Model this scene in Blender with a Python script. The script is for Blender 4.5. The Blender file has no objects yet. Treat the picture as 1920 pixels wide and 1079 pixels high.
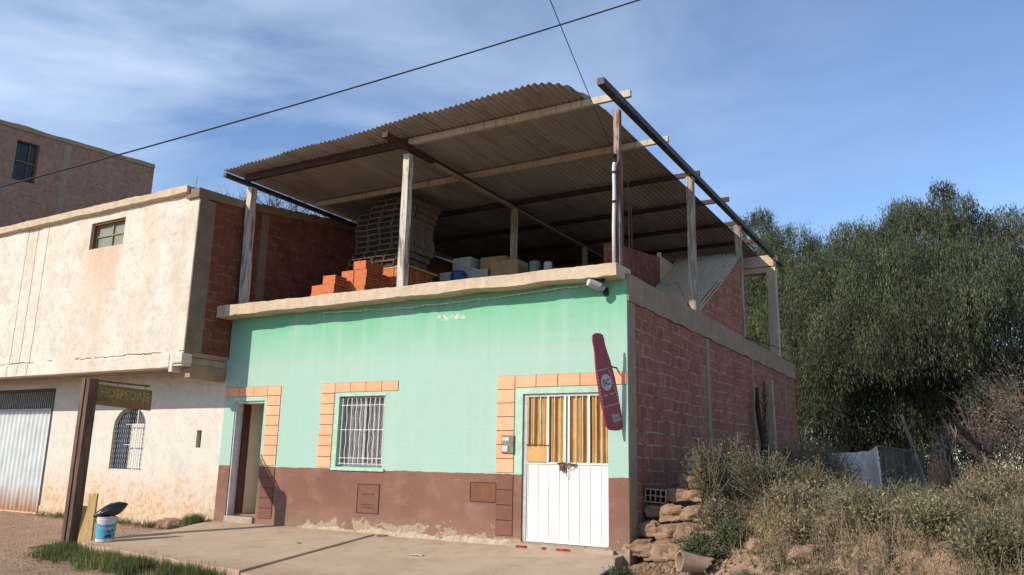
import bpy, bmesh, math, random
import numpy as np
from mathutils import Vector, Matrix, noise as mnoise
random.seed(7); rng = np.random.default_rng(7)
R = math.radians
sc = bpy.context.scene
COL = sc.collection

# ------------------------------------------------------------------ camera
cam = bpy.data.cameras.new('camera'); co = bpy.data.objects.new('camera', cam); COL.objects.link(co)
RT = Vector((0.86637728, 0.49899209, 0.01993247)); UP = Vector((0.08835836, -0.19245211, 0.97732031)); FW = Vector((-0.49151115, 0.84496691, 0.21082626))
m = Matrix(((RT.x, UP.x, -FW.x, 4.53721), (RT.y, UP.y, -FW.y, -11.37785), (RT.z, UP.z, -FW.z, 1.35), (0, 0, 0, 1)))
co.matrix_world = m
cam.sensor_width = 36; cam.lens = 1485.58 / 1920 * 36; cam.clip_start = 0.1; cam.clip_end = 6000
sc.camera = co
# ------------------------------------------------------------------ sky, sun, exposure
SUN_EL, SUN_AZ = 29.5, 30.0          # azimuth measured from -Y towards -X
w = bpy.data.worlds.new('World'); sc.world = w; w.use_nodes = True
nt = w.node_tree; nt.nodes.clear()
out = nt.nodes.new('ShaderNodeOutputWorld'); bg = nt.nodes.new('ShaderNodeBackground')
sky = nt.nodes.new('ShaderNodeTexSky'); sky.sky_type = 'NISHITA'; sky.sun_disc = False
sky.sun_elevation = R(SUN_EL); sky.sun_rotation = R(180 + SUN_AZ); sky.altitude = 2500; sky.air_density = 1.15; sky.dust_density = 0.15; sky.ozone_density = 2.9
tc = nt.nodes.new('ShaderNodeTexCoord'); mp = nt.nodes.new('ShaderNodeMapping')
mp.inputs['Scale'].default_value = (1.1, 1.1, 3.2); mp.inputs['Rotation'].default_value = (0.35, 0.3, 0.5)
nz = nt.nodes.new('ShaderNodeTexNoise'); nz.inputs['Scale'].default_value = 1.9; nz.inputs['Detail'].default_value = 9; nz.inputs['Roughness'].default_value = .56; nz.inputs['Distortion'].default_value = .35
rp = nt.nodes.new('ShaderNodeValToRGB'); rp.color_ramp.elements[0].position = .38; rp.color_ramp.elements[1].position = .70
rp.color_ramp.elements[1].color = (.62, .62, .62, 1)
# more thin cloud towards the west (left), clear to the east
sx = nt.nodes.new('ShaderNodeSeparateXYZ'); mr = nt.nodes.new('ShaderNodeMapRange')
mr.inputs['From Min'].default_value = .05; mr.inputs['From Max'].default_value = -.85; mr.inputs['To Min'].default_value = .06; mr.inputs['To Max'].default_value = 1.0
mu = nt.nodes.new('ShaderNodeMath'); mu.operation = 'MULTIPLY'
mx = nt.nodes.new('ShaderNodeMix'); mx.data_type = 'RGBA'; mx.inputs[7].default_value = (5.0, 5.7, 6.8, 1)
L = nt.links.new
L(tc.outputs['Generated'], mp.inputs['Vector']); L(mp.outputs[0], nz.inputs['Vector']); L(nz.outputs['Fac'], rp.inputs[0])
L(tc.outputs['Generated'], sx.inputs[0]); L(sx.outputs['X'], mr.inputs['Value'])
L(rp.outputs[0], mu.inputs[0]); L(mr.outputs[0], mu.inputs[1]); L(mu.outputs[0], mx.inputs[0]); L(sky.outputs[0], mx.inputs[6])
L(mx.outputs[2], bg.inputs[0]); L(bg.outputs[0], out.inputs[0]); bg.inputs[1].default_value = .15
sl = bpy.data.lights.new('sun', 'SUN'); sl.energy = 4.0; sl.angle = R(.53); sl.color = (1, .90, .76)
so = bpy.data.objects.new('sun', sl); COL.objects.link(so)
so.rotation_euler = (R(90 - SUN_EL), 0, R(-SUN_AZ)); so.location = (-10, -20, 20)
sc.view_settings.view_transform = 'Standard'; sc.view_settings.look = 'None'; sc.view_settings.exposure = 0.43; sc.view_settings.gamma = 1

# ------------------------------------------------------------------ material helpers
class NT:
    def __init__(s, name, rough=.85, spec=.3, metal=0.0):
        s.m = bpy.data.materials.new(name); s.m.use_nodes = True; s.t = s.m.node_tree
        s.b = s.t.nodes['Principled BSDF']; s.b.inputs['Roughness'].default_value = rough
        s.b.inputs['Specular IOR Level'].default_value = spec; s.b.inputs['Metallic'].default_value = metal
        s.tc = s.t.nodes.new('ShaderNodeTexCoord')
    def n(s, ty): return s.t.nodes.new('ShaderNode' + ty)
    def l(s, a, b): s.t.links.new(a, b)
    def setc(s, sock, v):
        if hasattr(v, 'is_output') or isinstance(v, bpy.types.NodeSocket): s.l(v, sock)
        elif isinstance(v, tuple): sock.default_value = v if len(v) == 4 else (*v, 1)
        else: sock.default_value = v
    def coord(s, scale=(1, 1, 1), loc=(0, 0, 0), rot=(0, 0, 0)):
        mp = s.n('Mapping'); mp.inputs['Scale'].default_value = scale; mp.inputs['Location'].default_value = loc; mp.inputs['Rotation'].default_value = rot
        s.l(s.tc.outputs['Object'], mp.inputs['Vector']); return mp.outputs[0]
    def noise(s, scale=1, detail=6, rough=.6, vec=None, dist=0):
        n = s.n('TexNoise'); n.inputs['Scale'].default_value = scale; n.inputs['Detail'].default_value = detail
        n.inputs['Roughness'].default_value = rough; n.inputs['Distortion'].default_value = dist
        s.l(vec if vec is not None else s.tc.outputs['Object'], n.inputs['Vector']); return n.outputs['Fac']
    def ramp(s, fac, lo, hi, a=0.0, b=1.0):
        r = s.n('MapRange'); r.inputs['From Min'].default_value = lo; r.inputs['From Max'].default_value = hi
        r.inputs['To Min'].default_value = a; r.inputs['To Max'].default_value = b; s.l(fac, r.inputs['Value']); return r.outputs[0]
    def mix(s, fac, a, b, mode='MIX'):
        x = s.n('Mix'); x.data_type = 'RGBA'; x.blend_type = mode; s.setc(x.inputs[0], fac); s.setc(x.inputs[6], a); s.setc(x.inputs[7], b); return x.outputs[2]
    def math(s, op, a, b=0.0, c=None):
        x = s.n('Math'); x.operation = op; s.setc(x.inputs[0], a); s.setc(x.inputs[1], b)
        if c is not None: s.setc(x.inputs[2], c)
        return x.outputs[0]
    def xyz(s):
        x = s.n('SeparateXYZ'); s.l(s.tc.outputs['Object'], x.inputs[0]); return x.outputs
    def color(s, v): s.setc(s.b.inputs['Base Color'], v)
    def bump(s, h, strength=.4, dist=.01, normal=None):
        b = s.n('Bump'); b.inputs['Strength'].default_value = strength; b.inputs['Distance'].default_value = dist
        s.l(h, b.inputs['Height'])
        if normal is not None: s.l(normal, b.inputs['Normal'])
        s.l(b.outputs[0], s.b.inputs['Normal']); return b.outputs[0]

def simple(name, c, rough=.8, var=.25, scale=6, bump=.25, c2=None, spec=.3, metal=0, stretch=(1, 1, 1), fine=40):
    t = NT(name, rough, spec, metal); v = t.coord(stretch)
    n1 = t.noise(scale, 8, .65, v); n2 = t.noise(fine, 4, .6)
    c2 = c2 or tuple(x * (1 - var * 1.6) for x in c)
    base = t.mix(t.ramp(n1, .35, .65), c, c2)
    base = t.mix(t.ramp(n2, .35, .7, 0, var), base, tuple(x * .55 for x in c))
    t.color(base)
    if bump: t.bump(n2, bump, .008)
    return t.m

def brickmat(name, axis, c1, c2, mortar, bw=.34, rh=.2, smear=.35, mort=.011, bumps=.6, off=(0, 0)):
    t = NT(name, .92, .2); x = t.xyz()
    cb = t.n('CombineXYZ'); t.l(x[axis[0]], cb.inputs[0]); t.l(x[axis[1]], cb.inputs[1])
    jit = t.noise(3, 3, .5); 
    u = t.math('ADD', x[axis[0]], t.ramp(jit, 0, 1, -.04 + off[0], .04 + off[0])); v = t.math('ADD', x[axis[1]], t.ramp(t.noise(1.3, 2, .5), 0, 1, -.05 + off[1], .05 + off[1]))
    t.l(u, cb.inputs[0]); t.l(v, cb.inputs[1])
    br = t.n('TexBrick'); t.l(cb.outputs[0], br.inputs['Vector']); br.inputs['Scale'].default_value = 1
    br.inputs['Brick Width'].default_value = bw; br.inputs['Row Height'].default_value = rh; br.inputs['Mortar Size'].default_value = mort
    br.inputs['Mortar Smooth'].default_value = .3
    br.inputs['Color1'].default_value = (*c1, 1); br.inputs['Color2'].default_value = (*c2, 1); br.inputs['Mortar'].default_value = (*mortar, 1)
    # grooved face of the hollow bricks, faint horizontal lines
    wv = t.n('TexWave'); wv.bands_direction = 'Y'; wv.inputs['Scale'].default_value = 9; wv.inputs['Distortion'].default_value = .6; t.l(cb.outputs[0], wv.inputs['Vector'])
    col = t.mix(t.ramp(wv.outputs['Fac'], 0, 1, 0, .18), br.outputs['Color'], tuple(a * .55 for a in c1))
    sm = t.ramp(t.noise(1.1, 9, .7), .5, .72, 0, smear)
    col = t.mix(sm, col, mortar)
    dk = t.ramp(t.noise(6, 9, .78), .42, .66, 0, .62)
    col = t.mix(dk, col, tuple(a * .5 for a in c2))
    # broken / missing mortar: dark gaps
    gap = t.math('MULTIPLY', br.outputs['Fac'], t.ramp(t.noise(2.6, 5, .6), .5, .6, 0, .75))
    col = t.mix(gap, col, tuple(a * .25 for a in c2))
    t.color(col)
    h = t.math('ADD', t.math('MULTIPLY', br.outputs['Fac'], -.6), t.noise(30, 5, .7))
    h = t.math('ADD', h, t.math('MULTIPLY', wv.outputs['Fac'], .25))
    t.bump(h, bumps, .012)
    return t.m

def leafmat(name, c1, c2, c3=None, tr=.3, rough=.7):
    t = NT(name, rough, .25)
    g = t.n('NewGeometry'); rpn = g.outputs['Random Per Island']
    cr = t.n('ValToRGB'); t.l(rpn, cr.inputs[0]); e = cr.color_ramp.elements
    e[0].color = (*c1, 1); e[1].color = (*(c3 or c2), 1); e[1].position = 1
    mid = cr.color_ramp.elements.new(.55); mid.color = (*c2, 1)
    nn = t.ramp(t.noise(.8, 4, .6), .33, .67, .45, 1.55)
    col = t.mix(1.0, cr.outputs[0], (1, 1, 1)); 
    mul = t.n('VectorMath'); mul.operation = 'SCALE'; t.l(cr.outputs[0], mul.inputs[0]); t.l(nn, mul.inputs['Scale'])
    t.l(mul.outputs[0], t.b.inputs['Base Color'])
    td = t.n('BsdfTranslucent'); t.l(mul.outputs[0], td.inputs['Color'])
    ms = t.n('MixShader'); ms.inputs[0].default_value = tr; t.l(t.b.outputs[0], ms.inputs[1]); t.l(td.outputs[0], ms.inputs[2])
    t.l(ms.outputs[0], t.t.nodes['Material Output'].inputs['Surface'])
    return t.m

# ------------------------------------------------------------------ materials
def facade_paint():
    t = NT('green_facade_paint', .8, .3); x = t.xyz(); z = x[2]
    big = t.noise(.8, 6, .6); fine = t.noise(14, 6, .7); blk = t.n('TexBrick')
    cb = t.n('CombineXYZ'); t.l(x[0], cb.inputs[0]); t.l(z, cb.inputs[1]); t.l(cb.outputs[0], blk.inputs['Vector'])
    blk.inputs['Scale'].default_value = 1; blk.inputs['Brick Width'].default_value = .34; blk.inputs['Row Height'].default_value = .2; blk.inputs['Mortar Size'].default_value = .012
    blk.inputs['Color1'].default_value = (.325, .470, .388, 1); blk.inputs['Color2'].default_value = (.320, .465, .384, 1); blk.inputs['Mortar'].default_value = (.318, .462, .381, 1)
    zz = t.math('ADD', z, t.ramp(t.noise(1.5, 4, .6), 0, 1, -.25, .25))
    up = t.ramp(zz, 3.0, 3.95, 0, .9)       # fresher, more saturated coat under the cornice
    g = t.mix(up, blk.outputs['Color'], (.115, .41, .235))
    strk = t.noise(1, 6, .6, t.coord((5, 1, .35)))
    g = t.mix(t.ramp(strk, .5, .75, 0, .30), g, (.43, .54, .45))
    g = t.mix(t.ramp(big, .45, .7, 0, .35), g, (.29, .50, .40))
    g = t.mix(t.ramp(fine, .62, .8, 0, .4), g, (.24, .44, .33))
    # maroon dado with a wavering top edge, worn off in places at the foot
    dn = t.noise(4, 5, .6); dad = t.mix(t.ramp(big, .35, .65), (.165, .078, .055), (.205, .10, .068))
    dad = t.mix(t.ramp(t.noise(1, 7, .65, t.coord((2, 1, 3))), .5, .72, 0, .6), dad, (.30, .165, .12))
    dad = t.mix(t.ramp(fine, .6, .8, 0, .5), dad, (.10, .045, .035))
    pal = t.mix(t.ramp(t.noise(20, 6, .7), .4, .6), (.42, .33, .23), (.27, .2, .14))
    edge = t.math('ADD', z, t.ramp(dn, 0, 1, -.035, .035))
    col = t.mix(t.math('LESS_THAN', edge, 1.10), g, dad)
    xs = t.ramp(x[0], -6.9, -6.0)
    we = t.math('MULTIPLY', t.math('ADD', t.ramp(t.noise(2.3, 8, .68, t.coord((1, 1, 1.6))), .36, .7, -.05, .40), 0), xs)
    wm = t.math('LESS_THAN', z, we); col = t.mix(wm, col, pal)
    # damp dirt splash
    col = t.mix(t.ramp(z, .5, .0, 0, .45), col, (.26, .18, .12))
    def box_(x0, x1, z0, z1): return t.math('MULTIPLY', t.math('MULTIPLY', t.math('GREATER_THAN', x[0], x0), t.math('LESS_THAN', x[0], x1)), t.math('MULTIPLY', t.math('GREATER_THAN', z, z0), t.math('LESS_THAN', z, z1)))
    chip = t.math('MULTIPLY', box_(-3.62, -3.02, 3.72, 3.82), t.math('GREATER_THAN', t.noise(13, 3, .6), .5)); col = t.mix(chip, col, (.55, .48, .40))
    cc = t.math('MULTIPLY', t.math('LESS_THAN', t.noise(1, 5, .65, t.coord((2.2, 1, 2.2), (4, 0, 2))), .33), t.math('GREATER_THAN', fine, .48)); col = t.mix(t.math('MULTIPLY', cc, .35), col, (.44, .50, .42))
    # grime running down from the cornice, hairline cracks
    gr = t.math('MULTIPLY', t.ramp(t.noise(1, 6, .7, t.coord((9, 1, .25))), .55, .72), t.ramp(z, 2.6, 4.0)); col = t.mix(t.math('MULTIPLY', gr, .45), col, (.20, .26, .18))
    vo = t.n('TexVoronoi'); vo.feature = 'DISTANCE_TO_EDGE'; vo.inputs['Scale'].default_value = .55; t.l(t.coord((1, 1, 1.5)), vo.inputs['Vector'])
    ad = t.n('VectorMath'); ad.operation = 'ADD'; nn = t.n('TexNoise'); nn.inputs['Scale'].default_value = 3; nn.inputs['Detail'].default_value = 5; t.l(t.tc.outputs['Object'], nn.inputs['Vector']); t.l(t.tc.outputs['Object'], ad.inputs[0]); t.l(nn.outputs['Color'], ad.inputs[1]); t.l(ad.outputs[0], vo.inputs['Vector'])
    ck = t.math('MULTIPLY', t.math('LESS_THAN', vo.outputs['Distance'], .0022), t.math('GREATER_THAN', big, .53)); col = t.mix(t.math('MULTIPLY', ck, .0), col, (.10, .10, .07))
    t.color(col)
    h = t.math('ADD', t.math('MULTIPLY', fine, .5), t.math('MULTIPLY', blk.outputs['Fac'], -.14)); h = t.math('ADD', h, t.math('MULTIPLY', wm, -1.2))
    t.bump(h, .45, .012); return t.m
def dirty_plaster(name, low):
    t = NT(name, .9, .2); x = t.xyz(); z = x[2]
    st = t.noise(1, 8, .62, t.coord((1.1, 1, .14))); st2 = t.noise(1, 8, .7, t.coord((4.5, 1, .5), (3, 0, 1))); bl = t.noise(2.2, 9, .7); fn = t.noise(16, 7, .75)
    c = t.mix(t.ramp(bl, .35, .65), (.70, .66, .57), (.52, .48, .41))
    c = t.mix(t.ramp(st, .47, .68, 0, .55 if not low else .15), c, (.56, .42, .29))
    c = t.mix(t.ramp(st2, .52, .72, 0, .55 if not low else .15), c, (.68, .65, .60))
    c = t.mix(t.ramp(t.noise(.9, 8, .7, t.coord((1.3, 1, .2), (9, 0, 4))), .55, .7, 0, .5 if not low else .1), c, (.45, .39, .22))
    mo = t.noise(6.5, 9, .78); c = t.mix(t.ramp(mo, .49, .56, 0, .5), c, (.47, .42, .35)); c = t.mix(t.ramp(t.noise(2.8, 9, .8, t.coord((1, 1, 1), (7, 3, 1))), .56, .64, 0, .6), c, (.42, .355, .26)); c = t.mix(t.ramp(fn, .57, .75, 0, .65), c, (.30, .23, .17))
    if low:
        c = t.mix(.35, c, (.56, .545, .51)); c = t.mix(t.ramp(t.noise(1.3, 9, .75, t.coord((1, 1, .7), (2, 0, 5))), .53, .66, 0, .5), c, (.40, .37, .33)); zz = t.math('ADD', z, t.ramp(bl, .2, .8, -.8, .8)); k = t.ramp(zz, 1.05, .2)
        pe = t.mix(t.ramp(t.noise(9, 8, .75, t.coord((1, 1, .8))), .42, .58), (.64, .48, .34), (.46, .31, .20)); c = t.mix(k, c, pe)
    else:
        # rust under the little window, cracked rim at the bottom
        xx = t.math('ABSOLUTE', t.math('ADD', x[0], 12.05)); k = t.math('MULTIPLY', t.ramp(xx, .75, .5), t.ramp(z, 6.0, 5.75)); k = t.math('MULTIPLY', k, t.ramp(z, 4.4, 5.7, .15, .75))
        c = t.mix(t.math('MULTIPLY', k, t.ramp(st2, .3, .6, .4, 1)), c, (.54, .34, .22))
        cz = t.math('ABSOLUTE', t.math('ADD', t.math('ADD', z, -3.3), t.ramp(t.noise(3, 7, .7), 0, 1, -.09, .09)))
        ck = t.math('MULTIPLY', t.math('LESS_THAN', cz, .012), t.math('GREATER_THAN', t.noise(1.4, 3, .5), .46)); c = t.mix(ck, c, (.16, .11, .07))
        for xo in (-14.35, -14.78, -15.2):
            ln = t.math('ABSOLUTE', t.math('ADD', t.math('ADD', x[0], -xo), t.ramp(t.noise(1.5, 2, .5), 0, 1, -.03, .03)))
            c = t.mix(t.math('LESS_THAN', ln, .011), c, (.14, .1, .08))
    t.color(c); t.bump(t.math('ADD', fn, t.math('MULTIPLY', bl, 1.2)), .5, .014); return t.m
def concrete(name, c, dark=.6, sc_=3.0, bump=.5):
    t = NT(name, .93, .2); a = t.noise(sc_, 9, .7); f = t.noise(35, 6, .7); s = t.noise(1, 6, .6, t.coord((3, 3, .5)))
    col = t.mix(t.ramp(a, .35, .68), c, tuple(v * dark for v in c)); col = t.mix(t.ramp(s, .5, .72, 0, .5), col, (c[0] * .75, c[1] * .66, c[2] * .55))
    col = t.mix(t.ramp(f, .55, .78, 0, .6), col, tuple(v * .4 for v in c)); t.color(col); t.bump(t.math('ADD', f, a), bump, .012); return t.m
def peel_wood(name, c, dk, thr=.5):
    t = NT(name, .85, .25); a = t.noise(1, 8, .7, t.coord((14, 14, 1.3)), .4); b = t.noise(1, 5, .6, t.coord((40, 40, 3)))
    col = t.mix(t.ramp(a, thr - .04, thr + .05), c, dk); col = t.mix(t.ramp(b, .5, .7, 0, .5), col, tuple(v * .5 for v in dk)); t.color(col); t.bump(t.math('ADD', a, b), .6, .008); return t.m
def iron_sheet(name, c, rust, amount=.6, rough=.8):
    t = NT(name, rough, .15, .0); a = t.noise(1.6, 8, .7, t.coord((1, .5, 1))); b = t.noise(1, 5, .6, t.coord((9, .6, 9)))
    col = t.mix(t.ramp(a, .42, .7, 0, amount), c, rust); col = t.mix(t.ramp(b, .5, .75, 0, .5), col, tuple(v * .5 for v in rust)); t.color(col); return t.m
def soilmat():
    t = NT('dirt_ground', .97, .1); g = t.n('NewGeometry'); P = g.outputs['Position']
    def nz(s, d, r): 
        n = t.n('TexNoise'); n.inputs['Scale'].default_value = s; n.inputs['Detail'].default_value = d; n.inputs['Roughness'].default_value = r; t.l(P, n.inputs['Vector']); return n.outputs['Fac']
    a, b, f = nz(.6, 8, .65), nz(3.5, 9, .7), nz(28, 7, .75)
    col = t.mix(t.ramp(a, .35, .65), (.40, .265, .18), (.32, .21, .14)); col = t.mix(t.ramp(b, .45, .7, 0, .7), col, (.46, .33, .235))
    col = t.mix(t.ramp(f, .55, .72, 0, .65), col, (.12, .08, .06)); t.color(col)
    vo = t.n('TexVoronoi'); vo.inputs['Scale'].default_value = 22; t.l(P, vo.inputs['Vector'])
    t.bump(t.math('ADD', t.math('MULTIPLY', b, 2.0), t.math('SUBTRACT', f, vo.outputs['Distance'])), .75, .03); return t.m

MT = {}
MT['facade'] = facade_paint(); MT['plaster_up'] = dirty_plaster('stained_white_plaster', False); MT['plaster_low'] = dirty_plaster('peeling_white_plaster', True)
MT['concrete'] = concrete('concrete_grey', (.42, .34, .26)); MT['concrete_d'] = concrete('concrete_raw', (.37, .265, .18), .68)

def pavement_mat():
    t = NT('pavement_concrete', .93, .15); x = t.xyz(); a = t.noise(1.1, 9, .7); f = t.noise(38, 6, .7); d = t.noise(2.6, 8, .75)
    c = t.mix(t.ramp(a, .35, .65), (.50, .375, .27), (.42, .31, .22)); c = t.mix(t.ramp(d, .52, .68, 0, .55), c, (.31, .215, .15)); c = t.mix(t.ramp(f, .55, .75, 0, .5), c, (.2, .15, .11))
    vo = t.n('TexVoronoi'); vo.feature = 'DISTANCE_TO_EDGE'; vo.inputs['Scale'].default_value = .42; wv = t.n('VectorMath'); wv.operation = 'ADD'; nn = t.n('TexNoise'); nn.inputs['Scale'].default_value = 2.2; nn.inputs['Detail'].default_value = 6; t.l(t.tc.outputs['Object'], nn.inputs['Vector']); t.l(t.tc.outputs['Object'], wv.inputs[0]); t.l(nn.outputs['Color'], wv.inputs[1]); t.l(wv.outputs[0], vo.inputs['Vector'])
    ck = t.math('MULTIPLY', t.math('LESS_THAN', vo.outputs['Distance'], .003), t.math('GREATER_THAN', a, .55)); c = t.mix(t.math('MULTIPLY', ck, .6), c, (.13, .09, .065))
    # earth trodden in along the outer edge and against the wall
    e = t.math('ADD', x[1], t.ramp(d, .25, .75, -.7, .7)); c = t.mix(t.ramp(e, -2.9, -3.6, 0, .85), c, (.36, .245, .17)); c = t.mix(t.ramp(e, -.45, .1, 0, .6), c, (.36, .25, .175))
    t.color(c); t.bump(t.math('ADD', t.math('ADD', f, a), t.math('MULTIPLY', ck, -3)), .5, .012); return t.m
MT['pave'] = pavement_mat()
MT['concrete_n'] = concrete('concrete_dark_raw', (.25, .185, .135), .65)
MT['cornice'] = concrete('cornice_concrete', (.60, .48, .35), .74, 5, .9); MT['floor'] = concrete('terrace_floor_shaded', (.15, .12, .10))  # floor colour darkened in place of shade from the terrace clutter
MT['brick_side'] = brickmat('brick_side_wall', (1, 2), (.38, .145, .088), (.29, .105, .066), (.48, .34, .245), smear=.45, mort=.012)
MT['brick_terr'] = brickmat('brick_terrace_wall', (1, 2), (.24, .078, .048), (.18, .058, .038), (.26, .17, .125), smear=.3, mort=.011)
MT['brick_back'] = brickmat('brick_back_wall', (0, 2), (.20, .08, .05), (.17, .06, .04), (.16, .11, .08), smear=.2)
MT['brick_far'] = brickmat('far_wall_brick', (1, 2), (.36, .22, .155), (.335, .20, .14), (.41, .275, .20), .33, .19, .85, .010, .4)

def blockpaint(name, c, c2):
    t = NT(name, .8, .25); g = t.n('NewGeometry'); r_ = g.outputs['Random Per Island']; a = t.noise(6, 8, .7); f = t.noise(26, 6, .75)
    col = t.mix(r_, c, c2); col = t.mix(t.ramp(a, .45, .68, 0, .6), col, tuple(v * .82 for v in c2)); col = t.mix(t.ramp(f, .62, .74, 0, .7), col, (.42, .33, .25)); t.color(col); t.bump(t.math('ADD', f, a), .5, .01); return t.m
MT['peach'] = blockpaint('peach_paint', (.86, .42, .25), (.74, .34, .19)); MT['maroon2'] = blockpaint('maroon_block_paint', (.20, .09, .064), (.155, .068, .05))
MT['maroon'] = simple('maroon_paint', (.19, .085, .06), .75, .2, 7, .3, (.15, .065, .048))
MT['groove'] = simple('groove_shadow_paint', (.13, .065, .045), .9, .2, 9, 0)
MT['post_w'] = peel_wood('peeling_white_post', (.52, .48, .42), (.17, .13, .10), .54); MT['post_g'] = peel_wood('grey_weathered_post', (.40, .34, .28), (.2, .15, .12), .5)
MT['post_r'] = peel_wood('rusty_red_steel', (.13, .065, .05), (.34, .27, .23), .55); MT['pipe'] = simple('dark_steel_pipe', (.05, .04, .036), .6, .3, 5, .1, spec=.4)
MT['purlin_w'] = peel_wood('pale_wood_purlin', (.50, .43, .34), (.36, .28, .2), .56); MT['purlin_d'] = simple('rust_brown_steel_purlin', (.075, .035, .028), .7, .3, 6, .1)

def roofmat():
    t = NT('galvanised_roof_sheet', .75, .15); oi = t.n('ObjectInfo'); a = t.noise(1.1, 8, .7, t.coord((1, .4, 1))); b = t.noise(1, 6, .65, t.coord((10, .5, 9)))
    c = t.mix(oi.outputs['Random'], (.34, .325, .30), (.285, .27, .245)); c = t.mix(t.ramp(a, .48, .66, 0, .65), c, (.21, .15, .105)); c = t.mix(t.ramp(b, .52, .72, 0, .55), c, (.12, .09, .07)); t.color(c); return t.m
MT['roof'] = roofmat(); MT['roof2'] = iron_sheet('galvanised_lean_to_sheet', (.56, .43, .28), (.42, .31, .18), .5)
MT['white_metal'] = simple('white_painted_steel', (.78, .76, .71), .45, .10, 3, .05, (.68, .64, .57), spec=.45, stretch=(1, 1, .4))
MT['frame_metal'] = simple('grey_door_frame_paint', (.50, .50, .50), .5, .2, 5, .05)
t = NT('amber_corrugated_panel', .45, .4); a = t.noise(2.4, 7, .65); b = t.noise(1, 5, .6, t.coord((8, 1, 1)))
t.color(t.mix(t.ramp(b, .4, .7, 0, .7), t.mix(t.ramp(a, .35, .65), (.58, .36, .14), (.42, .23, .08)), (.28, .16, .06))); MT['amber'] = t.m
MT['rust'] = simple('rusty_iron', (.16, .085, .05), .85, .4, 20, .3)
MT['dark'] = simple('painted_dark_void', (.02, .017, .014), .95, .2, 3, 0); MT['beige'] = simple('beige_interior_plaster', (.74, .64, .49), .85, .06, 2, .1)
MT['darkred'] = simple('dark_red_door_paint', (.12, .028, .022), .6, .2, 4, .1); MT['lilac'] = simple('white_door_frame_paint', (.62, .60, .60), .6, .15, 6, .1)
MT['green_trim'] = simple('pale_green_trim', (.42, .60, .46), .8, .15, 6, .2)
MT['terracotta'] = simple('terracotta_brick', (.60, .19, .075), .9, .15, 9, .2, (.50, .15, .06)); MT['oldbrick'] = simple('grey_brown_brick', (.20, .14, .10), .9, .2, 9, .2, (.13, .092, .065))
MT['brickhole'] = simple('brick_cavity_shade', (.03, .012, .009), .95, .2, 9, 0); MT['oldhole'] = simple('old_brick_cavity_shade', (.035, .025, .02), .95, .2, 9, 0)  # near-black colours paint the shade inside the brick cells
MT['card'] = simple('cardboard', (.40, .26, .15), .85, .12, 4, .1); MT['whitebox'] = simple('white_carton', (.52, .50, .46), .7, .1, 4, .05); MT['bluebox'] = simple('blue_plastic', (.03, .09, .30), .4, .2, 5, .05)
MT['greybox'] = simple('grey_green_tin', (.20, .24, .22), .5, .2, 5, .05); MT['wood'] = peel_wood('brown_wood', (.16, .10, .075), (.10, .06, .045), .5); MT['plank'] = peel_wood('ochre_plank', (.50, .34, .14), (.40, .26, .11), .5)
MT['signwood'] = simple('weathered_sign_board', (.27, .18, .08), .85, .35, 5, .3, (.16, .10, .05), stretch=(1, 1, 1)); MT['signpaint'] = simple('faded_yellow_paint', (.48, .38, .14), .8, .5, 22, 0, (.17, .12, .055))
MT['bottle_red'] = simple('faded_red_sign_paint', (.30, .022, .035), .42, .15, 3, .05, (.24, .018, .03), spec=.5); MT['bottle_white'] = simple('faded_white_sign_paint', (.62, .50, .50), .6, .15, 30, 0); MT['bottle_ink'] = simple('dark_sign_ink', (.07, .04, .09), .6, .1, 30, 0)
MT['glass_dark'] = simple('dusty_dark_glass', (.03, .035, .035), .2, .3, 3, 0, spec=.6); MT['pane_pale'] = simple('dusty_pale_pane', (.26, .27, .20), .3, .15, 4, 0, spec=.5)
MT['ymuntin'] = simple('yellow_green_frame_paint', (.30, .27, .10), .6, .2, 8, 0); MT['redframe'] = simple('red_brown_window_frame', (.20, .075, .05), .7, .2, 8, 0)
t = NT('lace_curtain', .9, .1); x_ = t.xyz(); wv = t.n('TexWave'); wv.inputs['Scale'].default_value = 6; wv.inputs['Distortion'].default_value = 1.2; t.l(t.coord((1, 0, .15)), wv.inputs['Vector'])
t.color(t.mix(wv.outputs['Fac'], (.42, .40, .37), (.74, .71, .66))); MT['curtain'] = t.m
MT['navy'] = simple('navy_open_dark', (.02, .045, .085), .5, .3, 5, 0)
t = NT('rust_stained_white_sheet', .5, .4); x_ = t.xyz(); k = t.ramp(t.math('ADD', x_[2], t.ramp(t.noise(1, 5, .6, t.coord((4, 1, .8))), 0, 1, -.4, .4)), .55, -.15)
t.color(t.mix(k, t.mix(t.ramp(t.noise(2, 5, .6), .35, .65), (.60, .64, .64), (.50, .53, .52)), (.36, .17, .07))); MT['garage'] = t.m
MT['pvc'] = simple('white_conduit', (.62, .60, .57), .5, .08, 5, 0); MT['cable'] = simple('black_cable', (.02, .02, .022), .5, .1, 5, 0)
MT['stone'] = concrete('adobe_rubble', (.33, .215, .14), .62, 7, 1.0); MT['clay'] = simple('clay_pipe', (.42, .30, .21), .8, .25, 7, .3)
MT['soil'] = soilmat(); MT['bag'] = simple('black_plastic_bag', (.018, .018, .022), .25, .1, 5, .0, spec=.6)
MT['bucket'] = simple('white_bucket_plastic', (.62, .60, .56), .45, .1, 8, 0); MT['bucketlabel'] = simple('blue_bucket_print', (.08, .30, .44), .45, .2, 10, 0, (.13, .38, .50)); MT['inkblue'] = simple('navy_print', (.02, .04, .12), .5, .1, 10, 0)
MT['tarp'] = simple('white_plastic_tarp', (.95, .84, .68), .5, .12, 3, .1); MT['fence'] = peel_wood('old_fence_board', (.24, .19, .155), (.13, .10, .08), .5)
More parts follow.
